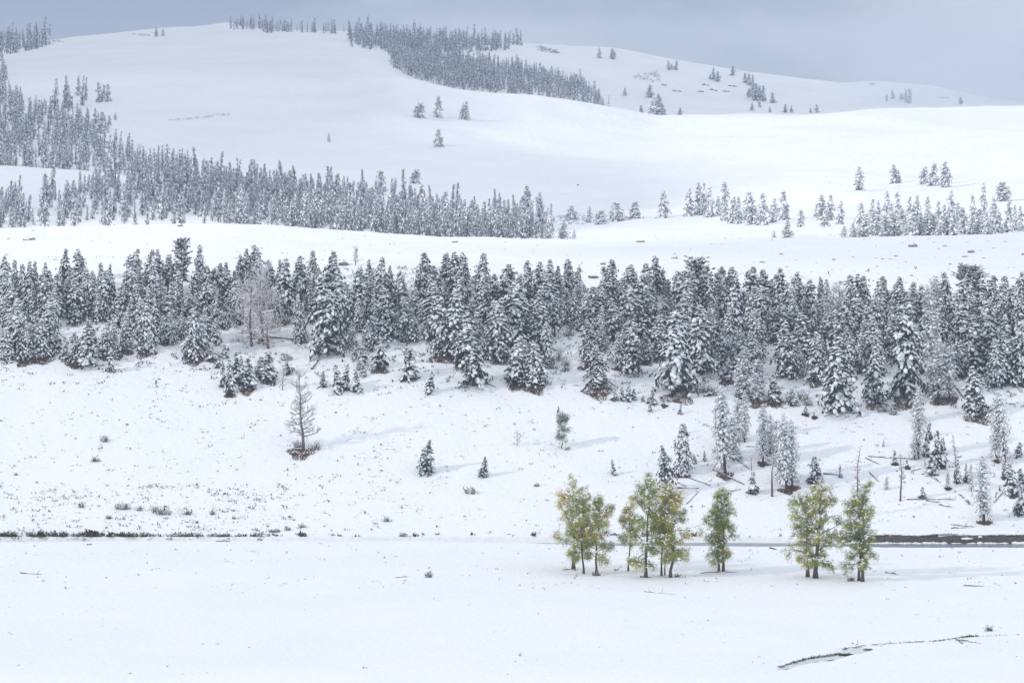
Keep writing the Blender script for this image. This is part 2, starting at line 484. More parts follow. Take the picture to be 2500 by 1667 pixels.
# creek
mb = MB()
for poly in (CREEK_A, CREEK_B):
    pw = [px2plain(p) for p in poly]; c = np.mean(pw, 0)
    pw = [(c[0] + (p[0] - c[0]) * 1.12, c[1] + (p[1] - c[1]) * 1.12) for p in pw]
    vv = [(c[0], c[1], -.08)] + [(p[0], p[1], -.08) for p in pw]
    mb.add(vv, [(0, i + 1, (i + 1) % len(pw) + 1) for i in range(len(pw))])
tag(link('creek', mb.mesh('creek', M['creek'])), kind='structure')

# cut bank of bare soil on the right of the river
mb = MB(); rg = np.random.default_rng(5)
xs = np.arange(u_of(0, 763) * 0 + (2065 - 1250) / FPX * 763, 190, .5)
prof = []
for x in xs:
    k = min(1, max(.12, (x - xs[0]) / 4.5)) * (.62 + .38 * mnoise.noise(Vector((x * .12, 2, 0))) + .22 * mnoise.noise(Vector((x * .6, 7, 0))) + rg.uniform(-.1, .1))
    jj = rg.uniform(-.15, .15, 4)
    top = zat(x, 764.2)
    prof.append([(x, 760.5 + jj[0], -1.2), (x, 760.8 + jj[1], -.45), (x, 761.0 + jj[2], -.45 + .85 * k), (x, 761.2 + jj[3] * .5, -.45 + 1.5 * k), (x, 764.2, max(top, .3) - .05)])
P = np.array(prof); n0, n1 = P.shape[:2]; idx = np.arange(n0 * n1).reshape(n0, n1)
a, b_, c, d = idx[:-1, :-1], idx[1:, :-1], idx[1:, 1:], idx[:-1, 1:]
mb.add(P, np.concatenate([np.stack([a, b_, c], -1).reshape(-1, 3), np.stack([a, c, d], -1).reshape(-1, 3)]))
tag(link('river_bank', mb.mesh('river_bank', M['soil'])), kind='structure')
# snow lip on top of the bank and snow drifts at its foot
mb = MB()
x = np.arange(xs[0] - 2, 190, .7); n0 = len(x)
zt = np.array([zat(a, 764.8) for a in x])
blobs(mb, np.stack([x, np.full(n0, 762.5) + rg.uniform(-.2, .2, n0), np.maximum(zt, .4) - .22 + .2 * np.sin(x * .5) * np.sin(x * .13)], 1), .85, 1.1, rg.uniform(.12, .34, n0), 0, 0, rg)
x = x[rg.random(n0) < .8]; n0 = len(x)
blobs(mb, np.stack([x, 760.1 + rg.uniform(-.3, .3, n0), np.full(n0, -.66)], 1), .8, .6, rg.uniform(.08, .42, n0), 0, 0, rg)
x = rg.uniform(xs[0], 190, 12); n0 = len(x)
blobs(mb, np.stack([x, 760.9 + rg.uniform(-.2, .2, n0), rg.uniform(-.4, .6, n0)], 1), rg.uniform(.3, 1.6, n0), .5, rg.uniform(.08, .3, n0), 0, 0, rg)
tag(link('bank_snow', mb.mesh('bank_snow', M['snow'], True)), kind='structure')

# ------------------------------------------------------------------ trees: meshes
def conifer(seed, H=20., Rr=3.4, start=.08, power=.8, nbr=200, droop=.5, snow=.85, top=0, lod=0, leaf='needles', gap=0., lump=1.0, thin=False):
    """returns meshes: trunk, crown, snow"""
    rg = np.random.default_rng(seed)
    tk, cr, sn = MB(), MB(), MB()
    bend = rg.normal(0, .25, 2)
    zs = np.linspace(-.8, H * .97, 7)
    axis = lambda z: np.array([bend[0] * (z / H) ** 2 * 2 + .12 * math.sin(z * .35 + seed), bend[1] * (z / H) ** 2 * 2, z])
    tube(tk, [axis(max(z, 0)) + (0, 0, min(z, 0)) for z in zs], np.interp(zs, [-.8, H], [.017 * H, .02]), 6 if lod == 0 else 4)
    k = nbr if lod == 0 else int(nbr * (.42 if lod == 1 else .24))
    BP, BD, BL, BA, BT, SP, SL, SA, ST = [], [], [], [], [], [], [], [], []
    for i in range(k):
        t = start + (1 - start) * (max(0, i + rg.uniform(-1, 2)) / k) ** .95
        t = min(max(t, start), .985)
        az = i * 2.39996 + rg.normal(0, .6)
        lob = mnoise.noise(Vector((math.cos(az) * 1.1, math.sin(az) * 1.1, t * 6 + seed * 1.7)))
        if gap and lob < -.5 + gap and rg.random() < .8: continue
        tt = (t - start) / (1 - start)
        if top == 1: prof = (1 - (max(0, tt - .45) / .57) ** 2) ** .5 if tt > .45 else .6 + .4 * tt / .45      # rounded head
        elif top == 2: prof = .55 * min(1, (1 - tt) * 3.2) ** .7                                          # narrow column
        else: prof = (1 - tt) ** power * (.8 + .2 * min(1, tt * 6))
        Ln = Rr * (prof + .03) * rg.uniform(.5, 1.15) * (1 + .75 * lob)
        Ln = max(Ln, .25)
        el0 = (.6 * tt ** 2 - .22 - .2 * (1 - tt)) + rg.normal(0, .22) + (rg.uniform(.3, 1.0) if top == 1 else 0)
        step = (.50 if lod == 0 else .9 if lod == 1 else 1.2) * lump
        m_ = max(1, int(Ln / step + rg.random()))
        p0 = axis(t * H)
        sn_b = snow * (.7 + .35 * tt) * (1 if rg.random() < .8 else .35)
        for q in range(m_):
            s = (q + .6 + rg.uniform(-.3, .3)) / m_
            e_ = el0 - droop * s * (1.1 - tt * .7)
            p = p0 + np.array([math.cos(az) * Ln * s, math.sin(az) * Ln * s, Ln * s * math.sin(e_) - (droop * .5 * (Ln * s) ** 2 / Rr)])
            fw = rg.normal(0, .24 * (.6 + s)) * min(Ln, 2.0); p[0] += -math.sin(az) * fw; p[1] += math.cos(az) * fw
            BP.append(p); BA.append(az + rg.normal(0, .35)); BT.append(-el0 + droop * s * 1.5 + (.25 if lod < 2 else .7) + rg.normal(0, .2)); BL.append((.34 + .2 * min(1, Ln / 2)) * rg.uniform(.7, 1.35) * (1.1 - .3 * s))
            if rg.random() < sn_b:
                SP.append(p + (0, 0, .10)); SA.append(BA[-1]); ST.append(BT[-1]); SL.append(BL[-1] * rg.uniform(.8, 1.35))
    BP = np.array(BP); BA = np.array(BA); BT = np.array(BT); BL = np.array(BL) * lump * (.9 if lod == 0 else 1.3 if lod == 1 else 1.15 if nbr > 300 else 1.4)
    nb = len(BP)
    base_ = (ICO_V, ICO_F) if lod == 0 else (OCT_V, OCT_F) if lod == 1 else (TET_V, TET_F)
    if not thin: blobs(cr, BP - np.stack([0 * BA, 0 * BA, BL * .26], 1), BL * 1.1, BL * .6, BL * .36, BA, BT, rg, base_, .35)
    kk = 9 if thin else 6 if lod == 0 else 3 if lod == 1 else 1
    if lod < 2 or True:
        P = np.repeat(BP, kk, 0); A = np.repeat(BA, kk) + rg.normal(0, .75, nb * kk); T = np.repeat(BT, kk) + rg.normal(.25, .4, nb * kk); Ls = np.repeat(BL, kk)
        D = np.stack([np.cos(A) * np.cos(T), np.sin(A) * np.cos(T), -np.sin(T)], 1)
        dust = (rg.random(nb * kk) < (.42 if lod == 0 else .6) * snow) & (D[:, 2] > -.75)
        spikes(cr, P[~dust] - (0, 0, .12), D[~dust], (Ls * rg.uniform(1.2, 2.2, nb * kk))[~dust], Ls[~dust] * (.18 if not thin else .10), rg)
        spikes(sn, P[dust] + (0, 0, .06), D[dust], (Ls * rg.uniform(1.0, 2.0, nb * kk))[dust], Ls[dust] * (.17 if not thin else .10), rg)
    if SP:
        SP = np.array(SP); SL = np.array(SL) * lump * (1.04 if lod == 0 else 1.5 if lod == 1 else 1.05 if nbr > 300 else 1.3)
        blobs(sn, SP + np.stack([0 * SL, 0 * SL, SL * .12], 1), SL * 1.26, SL * .72, SL * (.34 if not thin else .2), np.array(SA), np.array(ST), rg, base_, .3)
    if top == 0 or top == 2:
        spikes(cr, [axis(H * .95)] * 4, rg.normal(0, .25, (4, 3)) + (0, 0, 1), H * .055, .07, rg)
    return dict(H=H, W=2 * Rr * (1.0 if top != 2 else .6), trunk=tk.mesh('trunk', M['bark'], True), crown=cr.mesh('crown', M[leaf]), snow=sn.mesh('snow', M['snow'], True))

PROTO = {}
for i in range(6): PROTO['f', i] = conifer(100 + i, Rr=3.5 + .2 * i, start=.07, power=.74, droop=.6, nbr=210, snow=.70 + .045 * i)             # full firs
for i in range(6): PROTO['p', i] = conifer(200 + i, Rr=4.0, start=.12, power=.6, droop=.5, nbr=200, snow=.70 + .05 * (i % 5), gap=.18)         # broad pines
for i in range(3): PROTO['t', i] = conifer(300 + i, Rr=2.8, start=.30, power=.55, droop=.5, nbr=160, snow=.85, gap=.15)                      # bare lower trunk
for i in range(2): PROTO['r', i] = conifer(400 + i, Rr=4.2, start=.3, droop=.15, nbr=180, snow=.7, top=1, gap=.15)                           # round heads
for i in range(3): PROTO['s', i] = conifer(500 + i, H=20, Rr=3.4, start=.12, droop=.45, nbr=190, snow=.9, top=2, gap=.24, lump=.72, leaf='needles_thin', thin=True)   # sparse columns
for i in range(3): PROTO['y', i] = conifer(600 + i, H=7, Rr=1.5, start=.06, power=.8, droop=.4, nbr=80, snow=.72, lump=.8)                   # saplings
for i in range(2): PROTO['g', i] = conifer(650 + i, H=14, Rr=2.9, start=.03, power=.8, droop=.35, nbr=190, snow=.55, leaf='needles_green', lump=.85)
for i in range(4): PROTO['m', i] = conifer(700 + i, H=14, Rr=2.6, start=.04, power=.5, droop=.4, nbr=230, snow=1.0, lod=1, leaf='rime_lit', gap=.1)   # frosted, far
for i in range(2): PROTO['n', i] = conifer(750 + i, H=13, Rr=3.3, start=.10, droop=.45, nbr=300, snow=.9, power=.42, lod=1, leaf='rime_lit', gap=.1)      # frosted round
for i in range(5): PROTO['d', i] = conifer(800 + i, H=12, Rr=2.1, start=.03, power=.6, droop=.4, nbr=190, snow=.8, lod=1, leaf='needles_hazed')  # darker far

def branchy(seed, H, spread, nl=34, start=.12, twigs=6, up=.3, rad=None, snowy=.6, top_fork=True, prof=None, depth=2):
    """a bare tree: (wood, snow) builders"""
    rg = np.random.default_rng(seed)
    wd, sn = MB(), MB()
    rad = rad or .022 * H
    zs = np.linspace(-.6, H, 9); wob = np.cumsum(rg.normal(0, .012 * H, (9, 2)), 0)
    ax = np.stack([wob[:, 0], wob[:, 1], zs], 1); ax[0, :2] = ax[1, :2]
    tube(wd, ax, np.interp(zs, [-.6, 0, H], [rad * 1.25, rad, .03]), 7)
    def pt(z): return np.array([np.interp(z, zs, ax[:, 0]), np.interp(z, zs, ax[:, 1]), z])
    prof = prof or (lambda t: .45 + .55 * math.sin(math.pi * min(1, .25 + t * .7)))
    def grow(p, az, el, Ln, r, lev):
        pts = [p]; a, e2 = az, el; n = 4
        for q in range(n):
            a += rg.normal(0, .25); e2 += rg.normal(.02, .18)
            pts.append(pts[-1] + np.array([math.cos(a) * math.cos(e2), math.sin(a) * math.cos(e2), math.sin(e2)]) * Ln / n)
        pts = np.array(pts); tube(wd, pts, np.linspace(r, max(r * .25, .018), n + 1), 3 if lev else 4)
        if rg.random() < snowy: tube(sn, pts + (0, 0, r * .7 + .035), np.linspace(r * .9 + .03, .03, n + 1), 3)
        if lev < depth:
            for q in range(twigs if lev == 0 else 3):
                s = rg.uniform(.25, 1); i = min(n - 1, int(s * n)); pp = pts[i] + (pts[i + 1] - pts[i]) * (s * n - i)
                grow(pp, a + rg.normal(0, .8), e2 + rg.normal(.1, .4), Ln * rg.uniform(.3, .55), r * .45, lev + 1)
    for i in range(nl):
        t = start + (1 - start) * (i + rg.random()) / nl
        grow(pt(t * H), i * 2.4 + rg.normal(0, .4), up + t * .5 + rg.normal(0, .2), spread * prof(t) * rg.uniform(.5, 1.1), rad * .32 * (1.05 - .7 * t), 0)
    return wd, sn

def place(name, pos, meshes, sc, rot, label, cat, group=None):
    """an Empty at the base and its parts"""
    r = bpy.data.objects.new(name, None); COL.objects.link(r)
    r.empty_display_size = .5
    r.location = pos; r.rotation_euler = (0, 0, rot); r.scale = sc
    tag(r, label, cat, group)
    for k, me in meshes:
        if me is not None and len(me.vertices):
            o = link(k, me, r)
            if k in ('snow', 'leaves', 'stems') or name == 'rock_ledge': o['kind'] = 'stuff'
    return r

# ------------------------------------------------------------------ where the trees stand
REG = {4: (0, 560, 3.357), 5: (600, 560, 3.357), 6: (1200, 560, 3.357), 7: (1800, 560, 3.357),
       'a': (0, 0, 2.613), 'b': (800, 0, 2.613), 'c': (1600, 0, 2.613), 'k': (600, 950, 3.357), 'l': (1300, 950, 3.137), 'm': (1900, 950, 3.137)}
def rows(reg, txt, default):
    x0, y0, s = REG[reg]; out = []
    for it in txt.split(';'):
        it = it.strip()
        if not it: continue
        w = it.split()
        k = w[4] if len(w) > 4 else default
        out.append((x0 + float(w[0]) / s, y0 + float(w[1]) / s, y0 + float(w[2]) / s, float(w[3]) / s, k))
    return out
BAND = rows(4, '''25 215 540 130;125 240 610 120;180 275 620 110;232 255 640 120;278 245 580 90;340 260 590 100;405 335 610 120;470 350 690 150;
590 330 640 140;625 400 740 165;700 310 540 80 t;755 330 700 120;835 265 580 100;850 330 720 120;905 275 700 120;1065 200 570 150;1000 420 760 130;
1110 340 660 140;1260 235 640 150;1290 380 690 120;1380 200 540 120 t;1495 90 560 140 r;1640 115 480 120;1440 340 650 120;1440 430 700 120;1530 480 700 125;
1590 330 620 110;1680 400 700 160;1700 290 570 100;1745 310 540 110;1870 260 620 130;1850 560 790 95;2030 150 460 130;2070 120 440 120;2115 140 460 110;
1975 195 430 90;2225 240 440 80;30 540 800 130;15 800 1060 130;60 800 1060 140;110 420 760 150;150 560 980 165;210 780 1060 145;400 590 990 195;
330 730 1040 150;290 670 900 110;330 540 760 100;720 720 1110 200;620 830 1080 135;530 920 1060 95 y;860 740 1020 120;920 740 1000 90;905 960 1170 85 y;
970 900 1060 75 y;1040 680 980 130;1200 600 980 160;1150 560 860 150;1120 440 800 130;1345 700 910 100;1400 670 930 125;1480 680 890 90;1530 700 880 90;
1600 640 1050 150;1660 700 1000 130;1700 640 900 100;1770 740 930 90 y;1740 950 1080 90 y;1790 990 1130 85 y;1840 940 1050 75 y;1830 1060 1290 65 y;
1885 1060 1340 85 y;1930 1000 1230 95 y;1970 1030 1180 65 y;2025 1050 1290 135 y;2140 1040 1220 115 y;2205 1000 1220 135 y;2275 500 800 75 t;
60 330 640 120;80 640 900 130;250 430 740 120;540 400 650 100;790 480 740 110;950 520 760 120;1060 560 820 130;1220 470 760 120;1620 520 760 120;1780 420 640 110;
1930 330 620 120;1560 820 1010 100;1900 420 700 120;1960 480 760 110;2180 300 560 110;2330 400 700 120;2300 240 560 90;1270 560 860 110;440 480 800 120''', 'f') + rows(5, '''320 235 740 120 t;455 210 690 120 t;410 260 680 85 t;560 450 750 110;680 370 1030 220 p;760 340 960 160 p;640 420 700 130;890 290 760 170;
990 240 640 140;1110 220 640 160;1170 290 580 90;1150 480 900 165 p;870 740 980 85;1040 630 920 120;960 920 1090 95 y;1000 740 1000 110;
1105 890 1130 125 y;890 950 1060 110 y;1290 550 900 110 t;1395 480 720 100;1360 650 910 140;1250 680 900 75 t;1490 700 890 70;1530 290 540 160 p;
1620 420 600 100;1540 440 880 180 p;1600 560 1020 190 p;1720 180 560 140 p;1790 200 570 140 p;1730 490 1030 200 p;1850 560 790 120 t;1870 800 1280 220 p;
1930 310 620 140 p;2030 360 640 120 p;2060 560 1060 190 p;2150 280 720 170 p;2230 880 1240 160 p;1325 955 1200 110 y;1355 960 1225 125 y;1510 1160 1335 95 y;
635 1160 1290 65 y;755 1100 1330 95 y;815 1100 1290 85 y;910 1140 1330 85 y;960 1100 1200 65 y;345 1060 1170 65 y;1165 910 970 55 y;1440 560 760 90;180 330 620 100;540 380 700 120;600 300 560 100;820 420 800 130;1050 380 720 130;1300 760 900 80 t''', 'f') + rows(6, '''200 430 1000 210 p;60 580 1060 150 p;300 250 640 120 p;400 260 660 170 p;490 240 580 100 t;450 360 710 200 p;625 235 530 100;655 235 530 80;
695 300 590 110;370 630 1000 160 p;440 640 880 110 p;520 540 880 110 t;215 880 1240 190 p;360 930 1280 160 p;290 900 1180 100 p;850 460 800 240 p;
920 400 700 110 p;800 740 1100 160 p;870 960 1290 230 p;1000 560 900 140 p;1030 840 1130 75 t;1145 280 620 150 p;1210 380 720 210 p;1285 270 580 120;
1375 210 540 90 t;1390 320 520 90;1240 560 860 170 p;1150 780 1190 140 p;1270 850 1080 120 p;1370 700 1040 160 p;1450 400 580 80;1510 330 640 110;
1680 240 660 215 r;1730 320 700 140 p;1790 340 740 120;1840 330 580 100;1520 670 1325 250 p;1580 560 900 170 p;1720 610 1190 195 p;1830 600 820 100;
1980 350 980 185 f;2110 300 660 150 p;2140 460 790 150 p;2260 480 830 160 p;2290 400 580 70;2070 840 1150 120;2180 770 1070 130 p;2070 960 1340 160 s;
2180 1060 1400 150 s;1010 1290 1400 65 y;1070 1280 1400 65 y;1120 1270 1400 95 y;1165 1300 1390 65 y;1240 1350 1410 45 y;1310 1310 1430 75 y;1350 1390 1430 55 y;
1300 1420 1490 50 y;1415 1400 1440 40 y;1770 1270 1360 85 y;1930 1050 1220 140 y;545 1440 1520 32 y;1100 560 800 120 p;1640 760 1060 140 p;1930 640 1000 140 p;
120 300 640 130 p;580 560 780 100;600 420 700 100 f;680 480 780 110;740 420 660 110 f;790 520 830 120;720 560 810 90 f;900 780 980 120 p;1430 560 820 140 p;2030 620 900 120''', 'p') + rows(7, '''360 310 660 130;500 350 660 120;585 400 740 150;690 380 620 70;720 400 620 80;370 600 910 160;400 760 1210 205 p;560 680 1050 185;640 840 1250 145;
560 540 760 110;990 360 740 150;1000 560 900 185;1140 560 950 160;1215 420 680 110;1290 430 700 100;1000 860 1160 85 t;830 880 1495 260 p;1120 960 1405 175 f;
1150 820 1190 130;1370 620 1385 245 p;1440 420 720 85 t;1570 450 1010 150 s;1590 640 1270 160 s;1650 900 1390 140 s;1740 960 1375 130 s;1720 340 680 120;
1780 520 890 140;1850 290 580 120 r;1940 300 580 150 r;1910 460 810 160;1920 700 1170 210;1960 1120 1505 205 f;2080 370 660 150;2050 700 1150 180;2190 370 700 120;
2260 450 890 130;2200 840 1260 160;2330 340 720 130;2320 750 1260 140;2110 900 1290 140;1470 1290 1570 100 s;300 1180 1395 145 y;170 1070 1400 135 s;50 950 1350 125 s;
450 1300 1440 85 y;560 1440 1510 42 y;630 1490 1535 42 y;270 640 900 120;460 560 880 120;760 620 900 120;880 560 940 130;1270 700 1050 150;1470 760 1160 140;
1830 620 1010 140;2000 520 880 130;2150 520 900 130;2330 560 960 130;1080 620 1020 120;1680 560 900 120;700 700 980 110''', 'p')
LOWER = rows('l', '''1475 -35 640 150 s;1570 60 400 85 s;1625 0 405 85 s;1765 105 560 105 s;1820 185 490 80 s;1870 230 560 110 s;1145 255 640 140 f;1240 490 560 50 y;
1690 620 795 85 y;620 530 655 52 y;1130 110 190 32 y;1540 200 540 140 s;1440 120 520 110 s''', 's') + rows('m', '''60 170 760 130 s;110 220 740 120 s;15 230 700 110 s;265 510 720 85 y;300 510 700 75 y;1075 0 530 110 s;1045 330 540 65 s;1135 320 500 65 y;1205 310 600 110 y;
1255 370 590 55 y;1170 500 650 95 y;1370 530 720 65 y;1440 560 700 45 y;1480 560 780 50 s;1575 500 1010 135 s;1670 60 530 110 s;1790 560 790 130 y;1840 400 520 95 y;1740 0 560 105 s;
1870 600 760 100 y;1105 740 830 70 y;1860 700 960 100 y''', 's')
LONE = [(1038, 1071, 1153, 38, 'g'), (1180, 1111, 1163, 22, 'g')] + rows('l', '1030 420 790 138 g', 'g')
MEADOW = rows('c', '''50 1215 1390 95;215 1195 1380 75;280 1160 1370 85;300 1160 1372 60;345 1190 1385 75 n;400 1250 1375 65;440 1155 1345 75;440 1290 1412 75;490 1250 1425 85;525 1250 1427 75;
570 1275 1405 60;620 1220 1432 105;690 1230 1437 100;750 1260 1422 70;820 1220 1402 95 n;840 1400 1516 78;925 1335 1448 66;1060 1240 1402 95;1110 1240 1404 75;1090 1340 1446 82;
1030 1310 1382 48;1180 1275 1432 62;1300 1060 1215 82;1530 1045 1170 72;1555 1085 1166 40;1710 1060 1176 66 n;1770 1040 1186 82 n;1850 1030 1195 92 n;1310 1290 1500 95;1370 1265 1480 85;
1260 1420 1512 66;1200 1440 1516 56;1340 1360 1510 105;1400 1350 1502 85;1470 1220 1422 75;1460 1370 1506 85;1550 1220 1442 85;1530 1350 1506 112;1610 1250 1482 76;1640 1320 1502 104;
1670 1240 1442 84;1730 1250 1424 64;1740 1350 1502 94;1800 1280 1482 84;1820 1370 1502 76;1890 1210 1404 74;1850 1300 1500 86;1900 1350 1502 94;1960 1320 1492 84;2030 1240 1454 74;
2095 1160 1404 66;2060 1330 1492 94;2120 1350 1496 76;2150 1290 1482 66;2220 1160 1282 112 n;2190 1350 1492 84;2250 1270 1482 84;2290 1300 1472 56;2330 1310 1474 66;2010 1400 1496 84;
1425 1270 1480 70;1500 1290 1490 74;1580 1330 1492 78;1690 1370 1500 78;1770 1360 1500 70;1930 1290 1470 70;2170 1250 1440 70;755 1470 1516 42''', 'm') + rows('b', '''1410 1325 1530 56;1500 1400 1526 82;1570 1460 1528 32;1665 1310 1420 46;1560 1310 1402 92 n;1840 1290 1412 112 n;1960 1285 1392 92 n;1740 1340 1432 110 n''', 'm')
HILL = rows('b', '''580 655 750 82 n;705 610 750 74;870 645 762 74 n;710 825 936 72 n;340 1090 1240 84 n;555 1080 1172 74 n;8 850 906 26 n;1895 560 611 42;2055 540 622 58;1730 560 592 22;
2070 640 745 60 d;2110 600 748 100 d;2140 660 748 60 d;2000 670 722 50 d;2250 685 740 42 d;1735 305 372 32 n;1820 310 376 46 n;430 1130 1200 24 n''', 'm') + rows('c', '''85 385 446 28 d;130 385 446 32 d;105 405 441 22 d;
370 430 512 32 d;400 455 521 46 d;350 470 506 30 d;495 420 482 36 d;575 465 530 40 d;600 470 545 40 d;625 480 600 46 d;640 530 640 70 d;665 545 645 56 d;690 545 646 50 d;605 560 622 46 d;590 570 615 30 d;
665 640 688 42 d;615 655 706 32 d;750 590 658 46 d;730 680 717 32 d;830 665 719 46 d;868 675 719 30 d;990 685 721 22 d;1030 665 719 40 d;1475 600 647 24 m;1515 570 632 36 m;1570 590 637 36 m;
1600 570 650 36 m;1622 565 657 40 m;1950 615 667 38 m;155 685 740 36 d''', 'm') + rows('a', '''995 165 237 32 d;1040 180 230 26 d;635 520 652 46 d;660 540 652 44 d;688 535 648 50 d;500 480 612 44 d;525 480 672 42 d;546 490 642 34 d;420 480 690 50 d;350 500 700 60 d;
440 540 690 60 d;560 695 800 36 d;500 690 840 80 d;610 690 790 40 d;650 715 850 70 n;700 735 790 30 n;735 720 765 24 n''', 'd')

ORD = ['first', 'second', 'third', 'fourth', 'fifth', 'sixth', 'seventh', 'eighth', 'ninth', 'tenth', 'eleventh', 'twelfth', 'thirteenth', 'fourteenth',
       'fifteenth', 'sixteenth', 'seventeenth', 'eighteenth', 'nineteenth', 'twentieth', 'twenty-first', 'twenty-second', 'twenty-third', 'twenty-fourth', 'twenty-fifth',
       'twenty-sixth', 'twenty-seventh', 'twenty-eighth', 'twenty-ninth', 'thirtieth', 'thirty-first', 'thirty-second', 'thirty-third', 'thirty-fourth', 'thirty-fifth']
def put_conifer(rec, label, name, cat, group, dmin=0, dy=0):
    u, yt, yb, w, k = rec
    p = ground(u, yb + dy, dmin); d = p.y
    Hm = (p.z - (CAMH - (yt - HY) / FPX * d))
    Hm = abs(Hm); Wm = w / FPX * d
    ks = [q for q in PROTO if q[0] == k]; pr = PROTO[ks[random.randrange(len(ks))]]
    sz = Hm / pr['H']; sw = Wm / pr['W'] * (random.uniform(1.25, 1.55) if k in 'fpt' else random.uniform(1.15, 1.4) if k in 'yg' else random.uniform(.95, 1.1))
    sw = min(max(sw, sz * .6), sz * 1.9)
    t = place(name, p - Vector((0, 0, .15)), [('trunk', pr['trunk']), ('crown', pr['crown']), ('snow', pr['snow'])], (sw, sw, sz), random.uniform(0, 6.28), label, cat, group)
    t.rotation_euler = (random.gauss(0, .03), random.gauss(0, .03), random.uniform(0, 6.28))
    return t, p, Wm, Hm

BASES = []          # where brown grass shows under the trees: (point, radius)
# --- wood on the slope below the bench: name each tree by its size, its row and its landmark
MARKS = [(-50, 'from the left edge'), (150, 'right of the left gap'), (330, 'below the twin tall pines'), (440, 'right of the round-headed pine'), (555, 'left of the frosted snag'),
         (640, 'right of the frosted snag'), (745, 'above the lone dead tree'), (850, 'below the triangular boulder'), (1000, 'uphill of the lone spruce'), (1115, 'right of the twin-topped pine'),
         (1250, 'uphill of the green sapling'), (1400, 'right of the bare gully'), (1560, 'under the widest round-headed pine'), (1730, 'right of the widest round-headed pine'),
         (1880, 'above the left cottonwoods pair'), (2000, 'right of the bare frosted larches'), (2130, 'above the right cottonwood'), (2280, 'below the dark round-headed pine'), (2400, 'near the right edge')]
def seg(u):
    s = 0
    for i, (x, _) in enumerate(MARKS):
        if u >= x: s = i
    return s
def low_edge(u): return np.interp(u, [0, 150, 250, 330, 420, 560, 700, 850, 1000, 1120, 1250, 1400, 1650, 1800, 2000, 2250, 2400, 2500], [878, 878, 890, 895, 860, 940, 930, 930, 880, 940, 940, 945, 960, 970, 1000, 980, 1010, 1000])
def rowname(u, yb):
    k = (low_edge(u) - yb) / (low_edge(u) - Y_EDGE(u))
    return 'lower' if k < .22 else 'middle' if k < .6 else 'upper'
def size_word(rec):
    h = rec[2] - rec[1]; r_ = rec[3] / h
    if rec[4] == 'r': return 'round-headed'
    if h < 48: return 'small'
    if h > 165: return 'towering'
    if r_ > .5: return 'broad'
    if r_ < .32: return 'slender'
    return 'mid-sized'
_rx = random.Random(5); _ex = []
_pts = [(r_[0], r_[2]) for r_ in BAND]
while len(_ex) < 122:
    u = _rx.uniform(0, 2500) if _rx.random() < .45 else _rx.uniform(1050, 2500)
    y = Y_EDGE(u) + _rx.uniform(28, 225)
    if y > low_edge(u) - 60: continue
    if any(abs(u - a) < 13 and abs(y - b_) < 16 for a, b_ in _pts): continue
    if 560 < u < 700 and y > 740 or 900 < u < 985 and y < 740 or 1375 < u < 1430 and y > 770: continue
    h = _rx.uniform(80, 125); _pts.append((u, y)); _ex.append((u, max(y - h, Y_EDGE(u) - 40), y, h * _rx.uniform(.32, .44), _rx.choice('fpp')))
BAND += _ex
saplings = [r_ for r_ in BAND if r_[2] - r_[1] < 62 or r_[4] == 'y']
big = [r_ for r_ in BAND if not (r_[2] - r_[1] < 62 or r_[4] == 'y')]
def put_group(recs, kind_word, name, cat, group, rowed=True, brown=True):
    keyed = {}
    for r_ in recs: keyed.setdefault((seg(r_[0]), rowname(r_[0], r_[2]) if rowed else ''), []).append(r_)
    for (s, rw), L in keyed.items():
        L.sort()
        for i, r_ in enumerate(L):
            lab = f"{size_word(r_)} snow-laden {kind_word}, {ORD[i]} of the {rw + ' row ' if rw else 'row '}{MARKS[s][1]}"
            t, p, W, Hm = put_conifer(r_, lab, name, cat, group)
            if brown: BASES.append((p, W * (.34 if rw == 'middle' else .42), rw))
put_group(big, 'conifer', 'conifer_tree', 'tree', 'snowy conifers on the slope below the bench')
put_group(saplings, 'young conifer', 'young_conifer', 'tree', 'young conifers on the slope')

# lower right scattered trees
_rx = random.Random(12)
for _ in range(13):
    u, y = _rx.uniform(1960, 2495), _rx.uniform(1035, 1195)
    h = _rx.choice([14, 20, 26, 34, 44]); LOWER.append((u, y - h, y, max(6, h * .34), _rx.choice(['y', 's', 'y'])))
for _ in range(4):
    u, y = _rx.uniform(1650, 1920), _rx.uniform(1040, 1130)
    h = _rx.choice([14, 18, 26]); LOWER.append((u, y - h, y, max(6, h * .36), 'y'))
LM = [(1600, 'left of the fallen logs'), (1745, 'by the fallen logs'), (1840, 'uphill of the two cottonwoods'), (1960, 'right above the two cottonwoods'), (2120, 'right of the dead larch'),
      (2290, 'by the long fallen log'), (2370, 'near the right edge')]
keyed = {}
for r_ in LOWER:
    s = 0
    for i, (x, _) in enumerate(LM):
        if r_[0] >= x: s = i
    keyed.setdefault((s, r_[4] == 'y'), []).append(r_)
for (s, yg), L in keyed.items():
    L.sort()
    for i, r_ in enumerate(L):
        w = 'short young' if yg else 'sparse tall'
        t, p, W, Hm = put_conifer(r_, f"{w} snowy conifer on the lower slope, {ORD[i]} {LM[s][1]}", 'young_conifer' if yg else 'conifer_tree', 'tree', 'scattered conifers on the lower right slope')
        BASES.append((p, W * .35, 'lower'))
for r_, lab in zip(LONE, ['lone small dense spruce in the middle of the open slope', 'lone tiny spruce right of the bigger lone spruce on the open slope',
                          'blue-green spruce rising behind the tall middle cottonwood']):
    t, p, W, Hm = put_conifer(r_, lab, 'spruce_tree', 'tree', None); BASES.append((p, W * .5, 'lower'))
